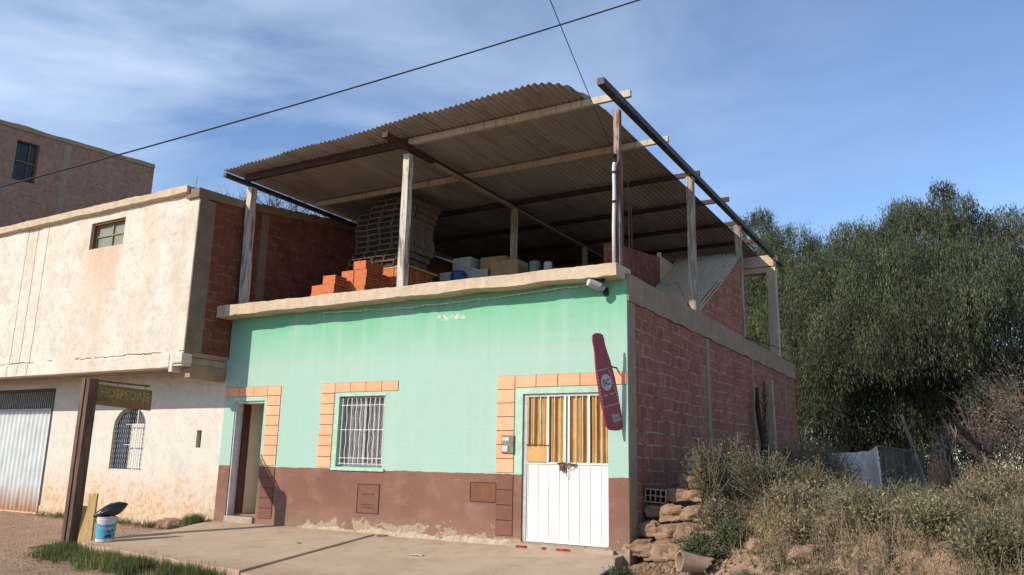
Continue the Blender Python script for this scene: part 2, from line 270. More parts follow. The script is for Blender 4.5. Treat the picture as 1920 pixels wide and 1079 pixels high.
MT['bark'] = simple('tree_bark', (.06, .045, .035), .9, .3, 9, .6, stretch=(1, 1, .3)); MT['twig'] = simple('dry_twig', (.25, .19, .14), .9, .2, 9, 0); MT['twig_d'] = simple('dark_twig', (.13, .10, .09), .9, .2, 9, 0)
MT['leaf'] = leafmat('pepper_tree_leaf', (.030, .042, .020), (.058, .072, .033), (.135, .140, .085), .2); MT['leaf2'] = leafmat('brighter_tree_leaf', (.05, .075, .026), (.08, .10, .042), (.12, .125, .065), .2)
MT['shrub'] = leafmat('shrub_leaf_olive', (.09, .09, .042), (.165, .15, .08), (.33, .27, .155)); MT['shrubg'] = leafmat('shrub_leaf_green', (.035, .06, .026), (.07, .095, .042), (.15, .15, .08)); MT['shrubd'] = leafmat('shrub_leaf_dry', (.10, .085, .048), (.19, .15, .085), (.36, .28, .165))
MT['redshrub'] = leafmat('reddish_dry_leaf', (.14, .085, .055), (.22, .145, .095), (.34, .26, .18)); MT['grass'] = leafmat('green_grass_blade', (.055, .095, .022), (.10, .14, .04), (.24, .21, .09)); MT['drygrass'] = leafmat('dry_grass_blade', (.15, .12, .06), (.25, .19, .10), (.38, .30, .17))
MT['hill'] = simple('blue_grey_hill', (.10, .13, .17), .95, .2, .01, 0)

# ------------------------------------------------------------------ mesh helpers
class MB:
    def __init__(s): s.v = []; s.f = []; s.mi = []; s.k = 0
    def add(s, vs, fs, mi=None):
        b = len(s.v); s.v += [tuple(p) for p in vs]; s.f += [tuple(b + i for i in f) for f in fs]; s.mi += [s.k if mi is None else mi] * len(fs); return s
    def box(s, x0, x1, y0, y1, z0, z1, mi=None):
        return s.add([(x0, y0, z0), (x1, y0, z0), (x1, y1, z0), (x0, y1, z0), (x0, y0, z1), (x1, y0, z1), (x1, y1, z1), (x0, y1, z1)],
              [(0, 3, 2, 1), (4, 5, 6, 7), (0, 1, 5, 4), (1, 2, 6, 5), (2, 3, 7, 6), (3, 0, 4, 7)], mi)
    def bar(s, a, b, w, h=None, up=(0, 0, 1), mi=None):
        a, b = Vector(a), Vector(b); h = h or w; d = (b - a).normalized(); u = Vector(up)
        if abs(d.dot(u)) > .95: u = Vector((0, 1, 0))
        r = d.cross(u).normalized(); u = r.cross(d)
        vs = [p + r * sx * w / 2 + u * sy * h / 2 for p in (a, b) for sx, sy in ((-1, -1), (1, -1), (1, 1), (-1, 1))]
        return s.add(vs, [(0, 3, 2, 1)[::-1], (4, 5, 6, 7)[::-1], (0, 1, 5, 4)[::-1], (1, 2, 6, 5)[::-1], (2, 3, 7, 6)[::-1], (3, 0, 4, 7)[::-1]], mi)
    def tube(s, pts, r, n=8, cap=True, mi=None):
        pts = [Vector(p) for p in pts]; rs = r if isinstance(r, (list, tuple)) else [r] * len(pts); base = len(s.v); vs = []; fs = []
        ref = Vector((0, 0, 1))
        for i, p in enumerate(pts):
            d = (pts[min(i + 1, len(pts) - 1)] - pts[max(i - 1, 0)]).normalized(); q = ref if abs(d.dot(ref)) < .95 else Vector((1, 0, 0))
            a = d.cross(q).normalized(); b = d.cross(a)
            vs += [p + (a * math.cos(2 * math.pi * k / n) + b * math.sin(2 * math.pi * k / n)) * rs[i] for k in range(n)]
        for i in range(len(pts) - 1):
            for k in range(n): fs.append((i * n + k, i * n + (k + 1) % n, (i + 1) * n + (k + 1) % n, (i + 1) * n + k))
        if cap: fs.append(tuple(range(n))[::-1]); fs.append(tuple((len(pts) - 1) * n + k for k in range(n)))
        return s.add(vs, fs, mi)
    def prism(s, poly, fn, t0, t1, mi=None):
        n = len(poly); vs = [fn(u, v, t0) for u, v in poly] + [fn(u, v, t1) for u, v in poly]
        return s.add(vs, [tuple(range(n))[::-1], tuple(n + i for i in range(n))] + [(i, (i + 1) % n, n + (i + 1) % n, n + i) for i in range(n)], mi)
    def mesh(s, name):
        me = bpy.data.meshes.new(name); me.from_pydata(s.v, [], s.f); me.update(); return me

def obj(name, mb, mats, parent=None, bevel=0, smooth=False, rough=0, label=None, fix=True):
    me = mb if isinstance(mb, bpy.types.Mesh) else mb.mesh(name)
    mats = mats if isinstance(mats, (list, tuple)) else [mats]
    for q in mats: me.materials.append(MT[q] if isinstance(q, str) else q)
    if isinstance(mb, MB) and len(mats) > 1: me.polygons.foreach_set('material_index', mb.mi)
    if fix and len(me.polygons) < 20000:
        bm = bmesh.new(); bm.from_mesh(me); bmesh.ops.recalc_face_normals(bm, faces=bm.faces); bm.to_mesh(me); bm.free()
    if smooth: me.polygons.foreach_set('use_smooth', [True] * len(me.polygons))
    o = bpy.data.objects.new(name, me); COL.objects.link(o)
    if parent:
        o.parent = parent; o.matrix_parent_inverse = parent.matrix_basis.inverted()
    if bevel:
        b = o.modifiers.new('bevel', 'BEVEL'); b.width = bevel; b.segments = 2; b.limit_method = 'ANGLE'
    if rough:
        sb = o.modifiers.new('cut', 'SUBSURF'); sb.subdivision_type = 'SIMPLE'; sb.levels = sb.render_levels = rough[0]
        tx = bpy.data.textures.get('rough_noise') or bpy.data.textures.new('rough_noise', 'CLOUDS'); tx.noise_scale = .12; tx.noise_depth = 3
        dm = o.modifiers.new('wear', 'DISPLACE'); dm.texture = tx; dm.strength = rough[1]; dm.texture_coords = 'OBJECT' if False else 'LOCAL'; dm.mid_level = .5
    if label: o['label'] = label
    return o
def thing(name, label, cat, loc=(0, 0, 0), group=None, kind=None):
    o = bpy.data.objects.new(name, None); COL.objects.link(o); o.location = loc; o.empty_display_size = .3
    o['label'] = label; o['category'] = cat
    if group: o['group'] = group
    if kind: o['kind'] = kind
    return o
def tag(o, label, cat, group=None, kind=None):
    o['label'] = label; o['category'] = cat
    if group: o['group'] = group
    if kind: o['kind'] = kind
    return o
def structure(o): o['kind'] = 'structure'; return o

def wallgrid(mb, u0, u1, v0, v1, ops, fn, th, step=None):
    """wall in (u,v), fn(u,v,t) -> point; t=0 front, t=th back; ops = openings"""
    us = sorted({u0, u1} | {o[0] for o in ops} | {o[1] for o in ops}); vs = sorted({v0, v1} | {o[2] for o in ops} | {o[3] for o in ops})
    inop = lambda u, v: any(o[0] < u < o[1] and o[2] < v < o[3] for o in ops)
    solid = {}
    for i in range(len(us) - 1):
        for j in range(len(vs) - 1): solid[i, j] = not inop((us[i] + us[i + 1]) / 2, (vs[j] + vs[j + 1]) / 2)
    for (i, j), s in solid.items():
        if not s: continue
        a, b, c, d = us[i], us[i + 1], vs[j], vs[j + 1]
        mb.add([fn(a, c, 0), fn(b, c, 0), fn(b, d, 0), fn(a, d, 0)], [(0, 1, 2, 3)])
        mb.add([fn(a, c, th), fn(b, c, th), fn(b, d, th), fn(a, d, th)], [(3, 2, 1, 0)])
        for (di, dj, p, q) in ((-1, 0, (a, c), (a, d)), (1, 0, (b, d), (b, c)), (0, -1, (b, c), (a, c)), (0, 1, (a, d), (b, d))):
            if not solid.get((i + di, j + dj), False): mb.add([fn(*p, 0), fn(*q, 0), fn(*q, th), fn(*p, th)], [(0, 1, 2, 3)])
    return mb
def text_mesh(txt, size, ext=.002, bold=0.0):
    cu = bpy.data.curves.new('lettering', 'FONT'); cu.body = txt; cu.size = size; cu.extrude = ext; cu.align_x = 'CENTER'; cu.align_y = 'CENTER'; cu.offset = bold; cu.resolution_u = 2
    o = bpy.data.objects.new('tmp', cu); COL.objects.link(o); dg = bpy.context.evaluated_depsgraph_get(); me = bpy.data.meshes.new_from_object(o.evaluated_get(dg)); bpy.data.objects.remove(o); return me
def put(me, M): me.transform(M); return me
def basis(o, x, y, z): return Matrix(((x[0], y[0], z[0], o[0]), (x[1], y[1], z[1], o[1]), (x[2], y[2], z[2], o[2]), (0, 0, 0, 1)))

# ================================================================== GROUND
def sstep(a, b, x): 
    t = np.clip((x - a) / (b - a), 0, 1); return t * t * (3 - 2 * t)
def hbase(x, y): return -.17 + .035 * np.clip(y, -12, 0)
def height(x, y):
    b = hbase(x, y)
    sd = x * .595 + (y - .2) * .804 - .62
    k = sstep(-.75, .95, sd) * sstep(-.3, .25, x)
    far = .64 * k + b * (1 - k)
    return far
def gz(x, y): return float(height(np.array(float(x)), np.array(float(y))))
def axis_coords(lo, hi, step, far, g=1.22):
    c = list(np.arange(lo, hi + 1e-6, step)); s = step; a = hi
    while a < far: s *= g; a += s; c.append(a)
    s = step; a = lo; pre = []
    while a > -far: s *= g; a -= s; pre.append(a)
    return np.array(pre[::-1] + c)
xs = axis_coords(-18, 9, .11, 2500); ys = axis_coords(-8, 12, .11, 2500)
X, Y = np.meshgrid(xs, ys); Z = height(X, Y)
near = (np.abs(X + 4) < 30) & (np.abs(Y) < 30)
for i, j in zip(*np.nonzero(near)):
    x, y = X[i, j], Y[i, j]
    bank = min(1, max(0, (x - .1) / .6))
    Z[i, j] += (mnoise.fractal((x * 1.3, y * 1.3, 1), 1, 2, 5) * .02 + mnoise.fractal((x * 5, y * 5, 3), 1, 2, 3) * .010) * (1 + 1.6 * bank)
ny, nx = X.shape; idx = np.arange(nx * ny).reshape(ny, nx)
F = np.stack([idx[:-1, :-1], idx[:-1, 1:], idx[1:, 1:], idx[1:, :-1]], -1).reshape(-1, 4)
me = bpy.data.meshes.new('ground'); me.from_pydata(np.stack([X, Y, Z], -1).reshape(-1, 3).tolist(), [], F.tolist())
structure(obj('ground', me, 'soil', smooth=True, fix=False))
# distant hills
mb = MB(); pts = [(-1500, 500, -5)]; n = 60; prof = []
for i in range(n):
    a = math.radians(100 + i * 1.6); d = 1100; prof.append((d * math.cos(a), d * math.sin(a), 285 + 60 * mnoise.noise((i * .17, 2, 0)) + 22 * mnoise.noise((i * .6, 5, 0))))
for i in range(n - 1):
    a, b = prof[i], prof[i + 1]; a0 = (a[0] * .72, a[1] * .72, -5); b0 = (b[0] * .72, b[1] * .72, -5); a1 = (a[0] * 1.3, a[1] * 1.3, -5); b1 = (b[0] * 1.3, b[1] * 1.3, -5)
    mb.add([a0, b0, b, a, a1, b1], [(0, 1, 2, 3), (3, 2, 5, 4)])
structure(obj('hills', mb, 'hill'))

# pavement in two concrete slabs with an open joint
def slab(poly, name, dz):
    mb = MB(); zt = lambda x, y: .015 + .05 * y + dz
    n = len(poly); vs = [(x, y, zt(x, y)) for x, y in poly] + [(x, y, zt(x, y) - .22) for x, y in poly]
    mb.add(vs, [tuple(range(n)), tuple(range(n, 2 * n))[::-1]] + [(i, n + i, n + (i + 1) % n, (i + 1) % n) for i in range(n)])
    return structure(obj(name, mb, 'pave', bevel=.012))
def ragged(a, b, n, amp, seed):
    out = []
    for i in range(n + 1):
        t = i / n; px, py = a[0] + (b[0] - a[0]) * t, a[1] + (b[1] - a[1]) * t; k = amp if 0 < i < n else 0
        out.append((px + k * mnoise.noise((i * .7, seed, 0)), py + k * mnoise.noise((i * .7, seed, 7))))
    return out
slab([(-8.9, -.002), (-8.75, -.6)] + ragged((-8.5, -1.2), (-8.42, -3.05), 6, .06, 1) + ragged((-8.0, -3.2), (-4.05, -3.62), 14, .07, 2) + [(-4.33, -2.2), (-4.75, -.002)], 'pavement', 0)
slab([(-4.70, -.002), (-4.28, -2.2), (-3.98, -3.66)] + ragged((-3.0, -3.75), (.42, -3.6), 10, .06, 4) + ragged((.3, -2.4), (.14, -.9), 5, .03, 5) + [(-.1, -.3), (-.1, -.002)], 'pavement', -.018)

# ================================================================== GREEN HOUSE
house = thing('green_house', 'mint green house with maroon base and an open metal roofed terrace on top', 'house', (-4.5, 0, 0))
H = house
D1 = (-8.60, -7.76, .13, 2.38); WN = (-5.78, -4.69, 1.14, 2.42); D3 = (-1.83, -.33, .075, 2.38)
mb = wallgrid(MB(), -8.92, -.006, -.35, 4.14, [D1, WN, D3], lambda u, v, t: (u, t, v), .24)
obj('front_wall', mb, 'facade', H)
# right hand brick wall, concrete frame and ring beam
mb = MB(); mb.box(-.22, -.012, .34, 13.25, -.4, 3.80); obj('side_wall', mb, 'brick_side', H)
for q in ((-.24, .0, 0.006, .34), (-.2, .002, 4.22, 4.44), (-.2, .003, 8.0, 8.14), (-.2, .003, 11.75, 11.9)): mb = MB(); mb.box(*q, -.4, 3.799); obj('concrete_column', mb, 'concrete_d', H)
mb = MB(); N = 60; ya, yb = .012, 13.32
for i in range(N):
    y0, y1 = ya + (yb - ya) * i / N, ya + (yb - ya) * (i + 1) / N; q = lambda y, s: .035 * mnoise.noise((y * 1.7, s, 0)) + .02 * mnoise.noise((y * 6, s, 0))
    A = [(.02 + q(y0, 1) * .3, y0, 3.80 + q(y0, 2)), (.02 + q(y1, 1) * .3, y1, 3.80 + q(y1, 2)), (.02, y1, 4.24 + q(y1, 3) * .5), (.02, y0, 4.24 + q(y0, 3) * .5)]
    B = [(-.28, p[1], p[2]) for p in A]
    mb.add(A + B, [(0, 1, 2, 3), (3, 2, 6, 7), (5, 4, 7, 6), (0, 4, 5, 1)] + ([(0, 3, 7, 4)] if i == 0 else []) + ([(1, 5, 6, 2)] if i == N - 1 else []))
obj('ring_beam', mb, 'concrete_d', H)
mb = MB(); mb.box(-8.9, -.25, 13.0, 13.2, -.4, 3.8); obj('rear_wall', mb, 'brick_back', H)
mb = MB(); mb.box(-8.9, -.3, .27, 13.0, 3.98, 4.13); obj('terrace_floor', mb, 'floor', H)
# cornice slab with broken edge
mb = MB(); N = 110
for i in range(N):
    x0, x1 = -8.93 + 8.9 * i / N, -8.93 + 8.9 * (i + 1) / N
    def sec(x):
        q = lambda s, a=1: a * (.022 * mnoise.noise((x * 1.3, s, 0)) + .012 * mnoise.noise((x * 7, s, 0)))
        f = -.36 - .06 * max(0, -x / 9) + q(1) * 1.3; zt = 4.335 + q(2) ; zb = 4.135 + q(3) * 1.2 - .03 * max(0, (-x - 3) / 6)
        return [(x, f, zb), (x, f - .005, zt - .01), (x, f + .03, zt), (x, .27, zt), (x, .27, 4.145), (x, .0 + .26, zb + .01), (x, -.004, zb)]
    A, B = sec(x0), sec(x1); n = 7
    mb.add(A + B, [(k, (k + 1) % n, n + (k + 1) % n, n + k) for k in range(n)] + ([tuple(range(n))] if i == 0 else []) + ([tuple(range(n, 2 * n))] if i == N - 1 else []))
obj('cornice', mb, 'cornice', H)
# peach / maroon block surrounds (grooved rows of blocks)
def blocks(rects, m, name='door_surround', proud=.014):
    mb = MB()
    for (a, b, c, d) in rects: mb.box(a + .006, b - .006, -proud, .0 - .0005, c + .006, d - .006)
    o = obj(name, mb, m, H, bevel=.004); mb = MB()
    for (a, b, c, d) in rects: mb.box(a + .001, b - .001, -.003, -.0004, c + .001, d - .001)
    obj('joint', mb, 'groove', o); return o
def column(x0, x1, z0, z1, h):
    n = max(1, round((z1 - z0) / h)); s = (z1 - z0) / n; return [(x0, x1, z0 + i * s, z0 + (i + 1) * s) for i in range(n)]
def rowb(x0, x1, z0, z1, wd):
    n = max(1, round((x1 - x0) / wd)); s = (x1 - x0) / n; return [(x0 + i * s, x1 - (n - 1 - i) * s, z0, z1) for i in range(n)]
blocks(column(-7.68, -7.31, 1.12, 2.67, .2) + rowb(-8.90, -7.68, 2.47, 2.67, .45), 'peach')
blocks(column(-7.68, -7.31, .12, 1.09, .2), 'maroon2')
blocks(column(-6.24, -5.90, 1.12, 2.68, .2) + rowb(-5.90, -4.40, 2.50, 2.68, .38), 'peach', 'window_surround')
blocks(column(-2.32, -1.98, 1.12, 2.69, .21) + rowb(-1.98, -.012, 2.49, 2.69, .42), 'peach')
blocks(column(-2.30, -1.98, .14, 1.09, .24), 'maroon2')
mb = MB()
for (a, b, c, d) in ((D3[0] - .13, D3[0], 1.11, 2.384), (D3[0] - .13, D3[1] + .02, 2.384, 2.47)): mb.box(a, b, -.006, -.0008, c, d)
obj('door_trim', mb, 'green_trim', H)
mb = MB(); mb.box(WN[0] - .09, WN[0], -.006, -.0008, 1.12, 2.48); mb.box(WN[0], WN[1] + .02, -.006, -.0008, 2.425, 2.48); mb.box(WN[0] - .09, WN[1] + .06, -.03, -.0008, 1.075, 1.119); obj('window_trim', mb, 'green_trim', H)
mb = MB(); mb.box(D1[0] - .02, -7.69, -.006, -.0008, 2.385, 2.46); obj('door_trim', mb, 'green_trim', H)
# gas / vent covers painted over
for (a, b, c, d, sp) in ((-2.79, -2.31, .66, .95, 0), (-5.2, -4.72, .36, .84, 1)):
    mb = MB(); mb.box(a, b, -.008, -.0006, c, d); cv = obj('meter_niche_cover', mb, 'maroon' if sp else simple('rusty_cover', (.20, .085, .04), .8, .3, 7, .3, (.14, .06, .035)), H)
    mb = MB()
    for (p, q, r_, s_) in ((a - .012, b + .012, d, d + .014), (a - .012, b + .012, c - .014, c), (a - .012, a, c, d), (b, b + .012, c, d)): mb.box(p, q, -.016, -.0006, r_, s_)
    if sp:
        for zz in (.44, .49, .67): mb.box(a + .1, b - .1, -.016, -.0085, zz, zz + .012)
    obj('cover_rim', mb, 'groove', cv)
# exposed rough footing
mb = MB(); n = 260; xs0 = [-6.5 + 4.5 * i / n for i in range(n + 1)]; rows = []
for k in range(5):
    row = []
    for i, x in enumerate(xs0):
        hh = max(.012, .075 + .10 * mnoise.noise((x * 1.6, 2, 0)) + .05 * mnoise.noise((x * 7, 3, 0)) + .025 * mnoise.noise((x * 22, 4, 0))); t = k / 4
        row.append((x, -.0006 - (.045 + .02 * mnoise.noise((x * 9, k * 2.1, 1))) * (1 - t ** 2) * min(1, hh / .08) * (1 if k < 4 else 0), -.08 + (hh + .08) * t))
    rows.append(row)
nn = n + 1; mb.add([p for r_ in rows for p in r_], [(j * nn + i, j * nn + i + 1, (j + 1) * nn + i + 1, (j + 1) * nn + i) for j in range(4) for i in range(n)])
obj('footing', mb, concrete('bare_footing', (.50, .40, .29), .6, 9, 1.0), H, fix=False)
# doorway on the left: white jamb, dark red open leaf, passage
mb = MB(); a, b, c, d = D1
mb.box(a - .0, a + .03, .02, .20, c, d - .0); mb.box(a + .03, b, .04, .2, d - .04, d)
fr = obj('door_frame', mb, 'lilac', H)
mb = MB(); mb.box(a + .035, a + .085, .2, .36, c + .03, d - .05); dl = obj('door', mb, 'darkred', H)
mb = MB(); mb.tube([(a + .09, .32, 1.15), (a + .13, .32, 1.15), (a + .13, .27, 1.15)], .009, 6); obj('handle', mb, 'rust', dl)
mb = MB(); mb.box(a - .1, b + .9, .75, .8, .1, 2.6); mb.box(a - .1, a + .02, .245, .75, .1, 2.6); mb.box(b + .8, b + .9, .245, .75, .1, 2.6); mb.box(a - .1, b + .9, .245, .8, 2.6, 2.7); obj('passage_wall', mb, 'beige', H)
mb = MB(); mb.box(a + .02, b + .8, .245, .75, .05, .14); obj('passage_floor', mb, 'pave', H)
mb = MB(); mb.box(a + .02, b - .02, -.05, .244, .0, .128); obj('door_step', mb, 'concrete', H, bevel=.008)
# window: frame, curtain, white bars
win = MB(); a, b, c, d = WN
for q in ((a, a + .035, c, d), (b - .035, b, c, d), (a + .035, b - .035, d - .035, d), (a + .035, b - .035, c, c + .035), ((a + b) / 2 - .025, (a + b) / 2 + .025, c + .035, d - .035)): win.box(q[0], q[1], .12, .16, q[2], q[3])
wo = obj('window', win, 'frame_metal', H)
mb = MB(); n = 60
for i in range(n):
    x0, x1 = a + .02 + (b - a - .04) * i / n, a + .02 + (b - a - .04) * (i + 1) / n; f = lambda x: .19 + .012 * math.sin(x * 60) + .008 * math.sin(x * 23)
    mb.add([(x0, f(x0), c), (x1, f(x1), c), (x1, f(x1), d), (x0, f(x0), d)], [(0, 1, 2, 3)])
obj('curtain', mb, 'curtain', wo, smooth=True, fix=False)
mb = MB(); mb.box(a, b, .145, .148, c, d)
tg = bpy.data.materials.new('window_glass'); tg.use_nodes = True; bb = tg.node_tree.nodes['Principled BSDF']; bb.inputs['Transmission Weight'].default_value = 1; bb.inputs['Roughness'].default_value = .02; bb.inputs['IOR'].default_value = 1.1; MT['glass'] = tg
obj('pane', mb, 'glass', wo)
mb = MB()
for i in range(10):
    x = a + .05 + (b - a - .1) * i / 9; pts = []
    for k in range(13):
        z = c + .03 + (d - c - .06) * k / 12; pts.append((x + (.012 * math.sin(k * 1.6 + i) if i in (1, 3, 4, 6, 7) else 0), .05, z))
    mb.tube(pts, .0085, 5)
for z in (c + .06, c + .16, (c + d) / 2 + .03, d - .16): mb.bar((a, .05, z), (b, .05, z), .022, .01)
obj('window_grille', mb, 'white_metal', wo)
# metal double door
a, b, c, d = D3; mb = MB()
mb.box(a, a + .07, .03, .09, c, d); mb.box(b - .02, b, .03, .09, c, d); mb.box(a + .07, b - .02, .03, .09, d - .045, d); fr = obj('door_frame', mb, 'frame_metal', H)
L0, L1, zm = a + .075, b - .025, 1.275; mid = -1.045
for (u0, u1, lt) in ((L0, mid - .004, 'left'), (mid + .004, L1, 'right')):
    mb = MB(); n = int((u1 - u0) / .008)
    def prof(x):
        k = ((x - u0) / .185) % 1; return .055 - (.011 if k < .12 else 0) - (.003 if .5 < k < .56 else 0)
    for i in range(n):
        x0 = u0 + (u1 - u0) * i / n; x1 = u0 + (u1 - u0) * (i + 1) / n
        mb.add([(x0, prof(x0), c + .03), (x1, prof(x1), c + .03), (x1, prof(x1), zm), (x0, prof(x0), zm)], [(0, 1, 2, 3)])
    mb.box(u0, u1, .062, .07, c + .02, zm); mb.box(u0, u1, .035, .062, zm, zm + .028); mb.box(u0, u1, .03, .06, c + .008, c + .03)
    dr = obj('door', mb, 'white_metal', H, fix=False)
    mb = MB(); k = 0; n = int((u1 - u0) / .006)
    for i in range(n):
        x0 = u0 + (u1 - u0) * i / n; x1 = u0 + (u1 - u0) * (i + 1) / n; f = lambda x: .07 + .012 * math.sin((x - u0) * 2 * math.pi / .075)
        mb.add([(x0, f(x0), zm), (x1, f(x1), zm), (x1, f(x1), d - .04), (x0, f(x0), d - .04)], [(0, 1, 2, 3)])
    obj('amber_panel', mb, 'amber', dr, smooth=True, fix=False)
    mb = MB(); nb = 5
    xsb = [u0 + .015, u0 + .12, u0 + .24, u0 + .375, u0 + .49, u1 - .03] if lt == 'left' else [u0 + .03, u0 + .16, u0 + .27, u0 + .375, u0 + .5, u0 + .6]
    for j, x in enumerate(xsb): 
        wdd = .034 if (lt, j) in (('left', 5), ('right', 0), ('left', 3), ('right', 3)) else .013
        mb.box(x - wdd / 2, x + wdd / 2, .02, .05, zm + .028, d - .045, mi=0 if wdd > .02 else 1)
    MT['amber_light'] = simple('yellowed_bar_paint', (.66, .50, .27), .6, .2, 8, 0, (.52, .36, .17))
    obj('door_bar', mb, ['white_metal', 'amber_light'], dr)
    if lt == 'left':
        mb = MB(); mb.box(u0 + .01, u0 + .355, .012, .0195, zm + .03, zm + .27); obj('repair_panel', mb, simple('ochre_patch', (.60, .36, .13), .7, .25, 6, .1, (.48, .27, .09)), dr, label='ochre board set in the lower left of the barred opening')
        mb = MB(); mb.tube([(u0 - .0, .008, zm + .295), (u0 + .39, .008, zm + .29)], .010, 6); obj('bolt', mb, 'rust', dr)
mb = MB(); mb.bar((mid - .16, .018, zm + .012), (mid + .17, .018, zm + .005), .03, .02); mb.box(mid - .11, mid - .03, -.005, .03, zm - .1, zm - .02); mb.tube([(mid - .11, .01, zm - .02), (mid - .12, .0, zm + .02), (mid - .02, .0, zm + .03), (mid - .03, .01, zm - .03)], .008, 6)
for i in range(9): mb.tube([(mid + .02 + i * .016, .008, zm - .03 - .025 * math.sin(i * .8)), (mid + .034 + i * .016, .0, zm - .035 - .025 * math.sin(i * .8 + .6))], .008, 5)
mb.tube([(mid + .0, .01, zm - .03), (mid + .02, .0, zm - .12), (mid + .0, .005, zm - .2)], .006, 5)
obj('padlock_and_chain', mb, 'rust', H)
mb = MB(); mb.box(-1.98, -.22, -.10, .23, -.12, .055); st = obj('door_step', mb, 'concrete', H, bevel=.012, rough=(3, .015))
mb = MB(); MT['redpaint'] = simple('red_step_paint', (.42, .05, .035), .8, .4, 14, .2)
for (x0, x1) in ((-1.86, -1.66), (-1.15, -.92), (-1.4, -1.33)): mb = MB(); mb.box(x0, x1, -.113, -.101, .0, .03); obj('red_paint_remnant', mb, 'redpaint', st)
# electricity meter
mb = MB(); mb.box(-2.20, -1.97, -.045, -.015, 1.43, 1.72); mt_ = obj('meter_box', mb, simple('yellowed_meter_cover', (.22, .20, .13), .4, .3, 12, .1, (.13, .12, .08)), H, bevel=.006)
mb = MB(); mb.box(-2.18, -2.05, -.052, -.0455, 1.63, 1.69); mb.box(-2.18, -2.07, -.06, -.0455, 1.455, 1.55); mb.tube([(-2.165, -.055, 1.60), (-2.165, -.045, 1.60)], .012, 8); mb.tube([(-2.11, -.055, 1.60), (-2.11, -.045, 1.60)], .012, 8); obj('meter_dial', mb, 'whitebox', mt_)
# floodlight under the cornice + its cable
mb = MB(); fx, fy, fz = -.40, -.2, 4.06
mb.tube([(fx - .1, fy - .16, fz - .0), (fx + .02, fy + .0, fz - .045)], [.055, .075], 14); mb.tube([(fx + .03, fy + .02, fz - .05), (fx + .07, fy + .07, fz - .08)], [.065, .03], 12); fl = obj('floodlight', mb, 'frame_metal', H, smooth=False)
mb = MB(); mb.box(fx - .03, fx + .10, fy - .06, fy + .04, fz + .03, fz + .1); mb.tube([(fx + .03, fy, fz + .05), (fx + .03, fy + .1, fz + .0), (fx + .05, fy + .19, fz - .1)], .018, 8); mb.box(fx, fx + .09, -.03, -.001, fz - .16, fz - .04); obj('bracket', mb, 'cable', fl)
mb = MB(); P = []
for i in range(90):
    x = -6.3 + i * (5.9 / 89); P.append((x, -.05 - .02 * math.sin(x * 3), 4.05 - .05 * math.sin((x + 6.3) * .55) + .02 * mnoise.noise((x * 3, 0, 0)) + (.06 * max(0, (x + 4.2) / 4.2))))
mb.tube(P, .007, 5)
for i in range(0, 89, 2): mb.tube([P[i], (P[i][0] + .035, P[i][1], P[i][2] - .012)], .011, 5)
obj('string_of_lights', mb, 'pvc', H)
# ---- terrace structure: posts, beams, purlins, sheets
def post(x, y, z0, z1, wd, mat, lean=(0, 0), name='post'):
    mb = MB(); n = 10
    for i in range(n):
        t0, t1 = i / n, (i + 1) / n
        p = lambda t: (x + lean[0] * t, y + lean[1] * t, z0 + (z1 - z0) * t); w0 = wd / 2 * (1 + .10 * mnoise.noise((x * 3, y, t0 * 5))); w1 = wd / 2 * (1 + .10 * mnoise.noise((x * 3, y, t1 * 5)))
        a, b = p(t0), p(t1); vs = [(a[0] + sx * w0, a[1] + sy * w0, a[2]) for sx, sy in ((-1, -1), (1, -1), (1, 1), (-1, 1))] + [(b[0] + sx * w1, b[1] + sy * w1, b[2]) for sx, sy in ((-1, -1), (1, -1), (1, 1), (-1, 1))]
        mb.add(vs, [(0, 1, 5, 4), (1, 2, 6, 5), (2, 3, 7, 6), (3, 0, 4, 7)] + ([(3, 2, 1, 0)] if i == 0 else []) + ([(4, 5, 6, 7)] if i == n - 1 else []))
    return obj(name, mb, mat, H, bevel=.006)
post(-8.72, .08, 4.33, 7.05, .16, 'post_w', (-.07, 0)); post(-4.5, .08, 4.33, 7.05, .15, 'post_w', (.0, 0))
post(-.17, .08, 4.33, 7.05, .105, 'post_r', (.0, 0))
post(-.0 - .08, 3.72, 4.24, 7.05, .14, 'post_g'); post(-.09, 7.52, 4.24, 7.05, .14, 'post_g', (-.0, 0)); post(-4.4, 4.03, 4.13, 7.08, .13, 'post_g'); post(-4.4, 7.95, 4.13, 7.08, .13, 'post_g')
post(-.09, 11.2, 4.24, 6.64, .24, 'cornice', (0, 0)); 
for k, y in ((0, 4), (0, 8)): post(-8.75, y, 4.13, 7.05, .12, 'post_r')
mb = MB(); mb.bar((-.03, -.93, 7.10), (-.03, 12.35, 7.12), .12, .11); obj('roof_beam', mb, 'pipe', H)
mb = MB(); mb.bar((-4.42, -.75, 7.14), (-4.42, .75, 7.14), .12, .10); obj('roof_beam', mb, 'purlin_d', H)
mb = MB(); mb.box(-4.452, -4.388, .75, 10.6, 7.12, 7.2); obj('roof_beam', mb, 'purlin_d', H)
mb = MB(); mb.box(-4.475, -4.365, .75, 10.6, 7.085, 7.118); obj('beam_flange', mb, simple('brown_grey_steel', (.36, .31, .26), .7, .2, 5, .1), H)
mb = MB(); mb.bar((-8.86, -.62, 7.14), (-8.86, 10.8, 7.14), .09, .09); obj('roof_beam', mb, 'pipe', H)
def purlin(y, x0, x1, mat, wd=.08, h=.13, z=7.27):
    mb = MB(); mb.box(x0, x1, y - wd / 2, y + wd / 2, z - h / 2, z + h / 2); return obj('purlin', mb, mat, H)
purlin(.02, -8.95, -4.45, 'purlin_d', .09, .14); purlin(.02, -4.45, .10, 'purlin_w', .07, .12)
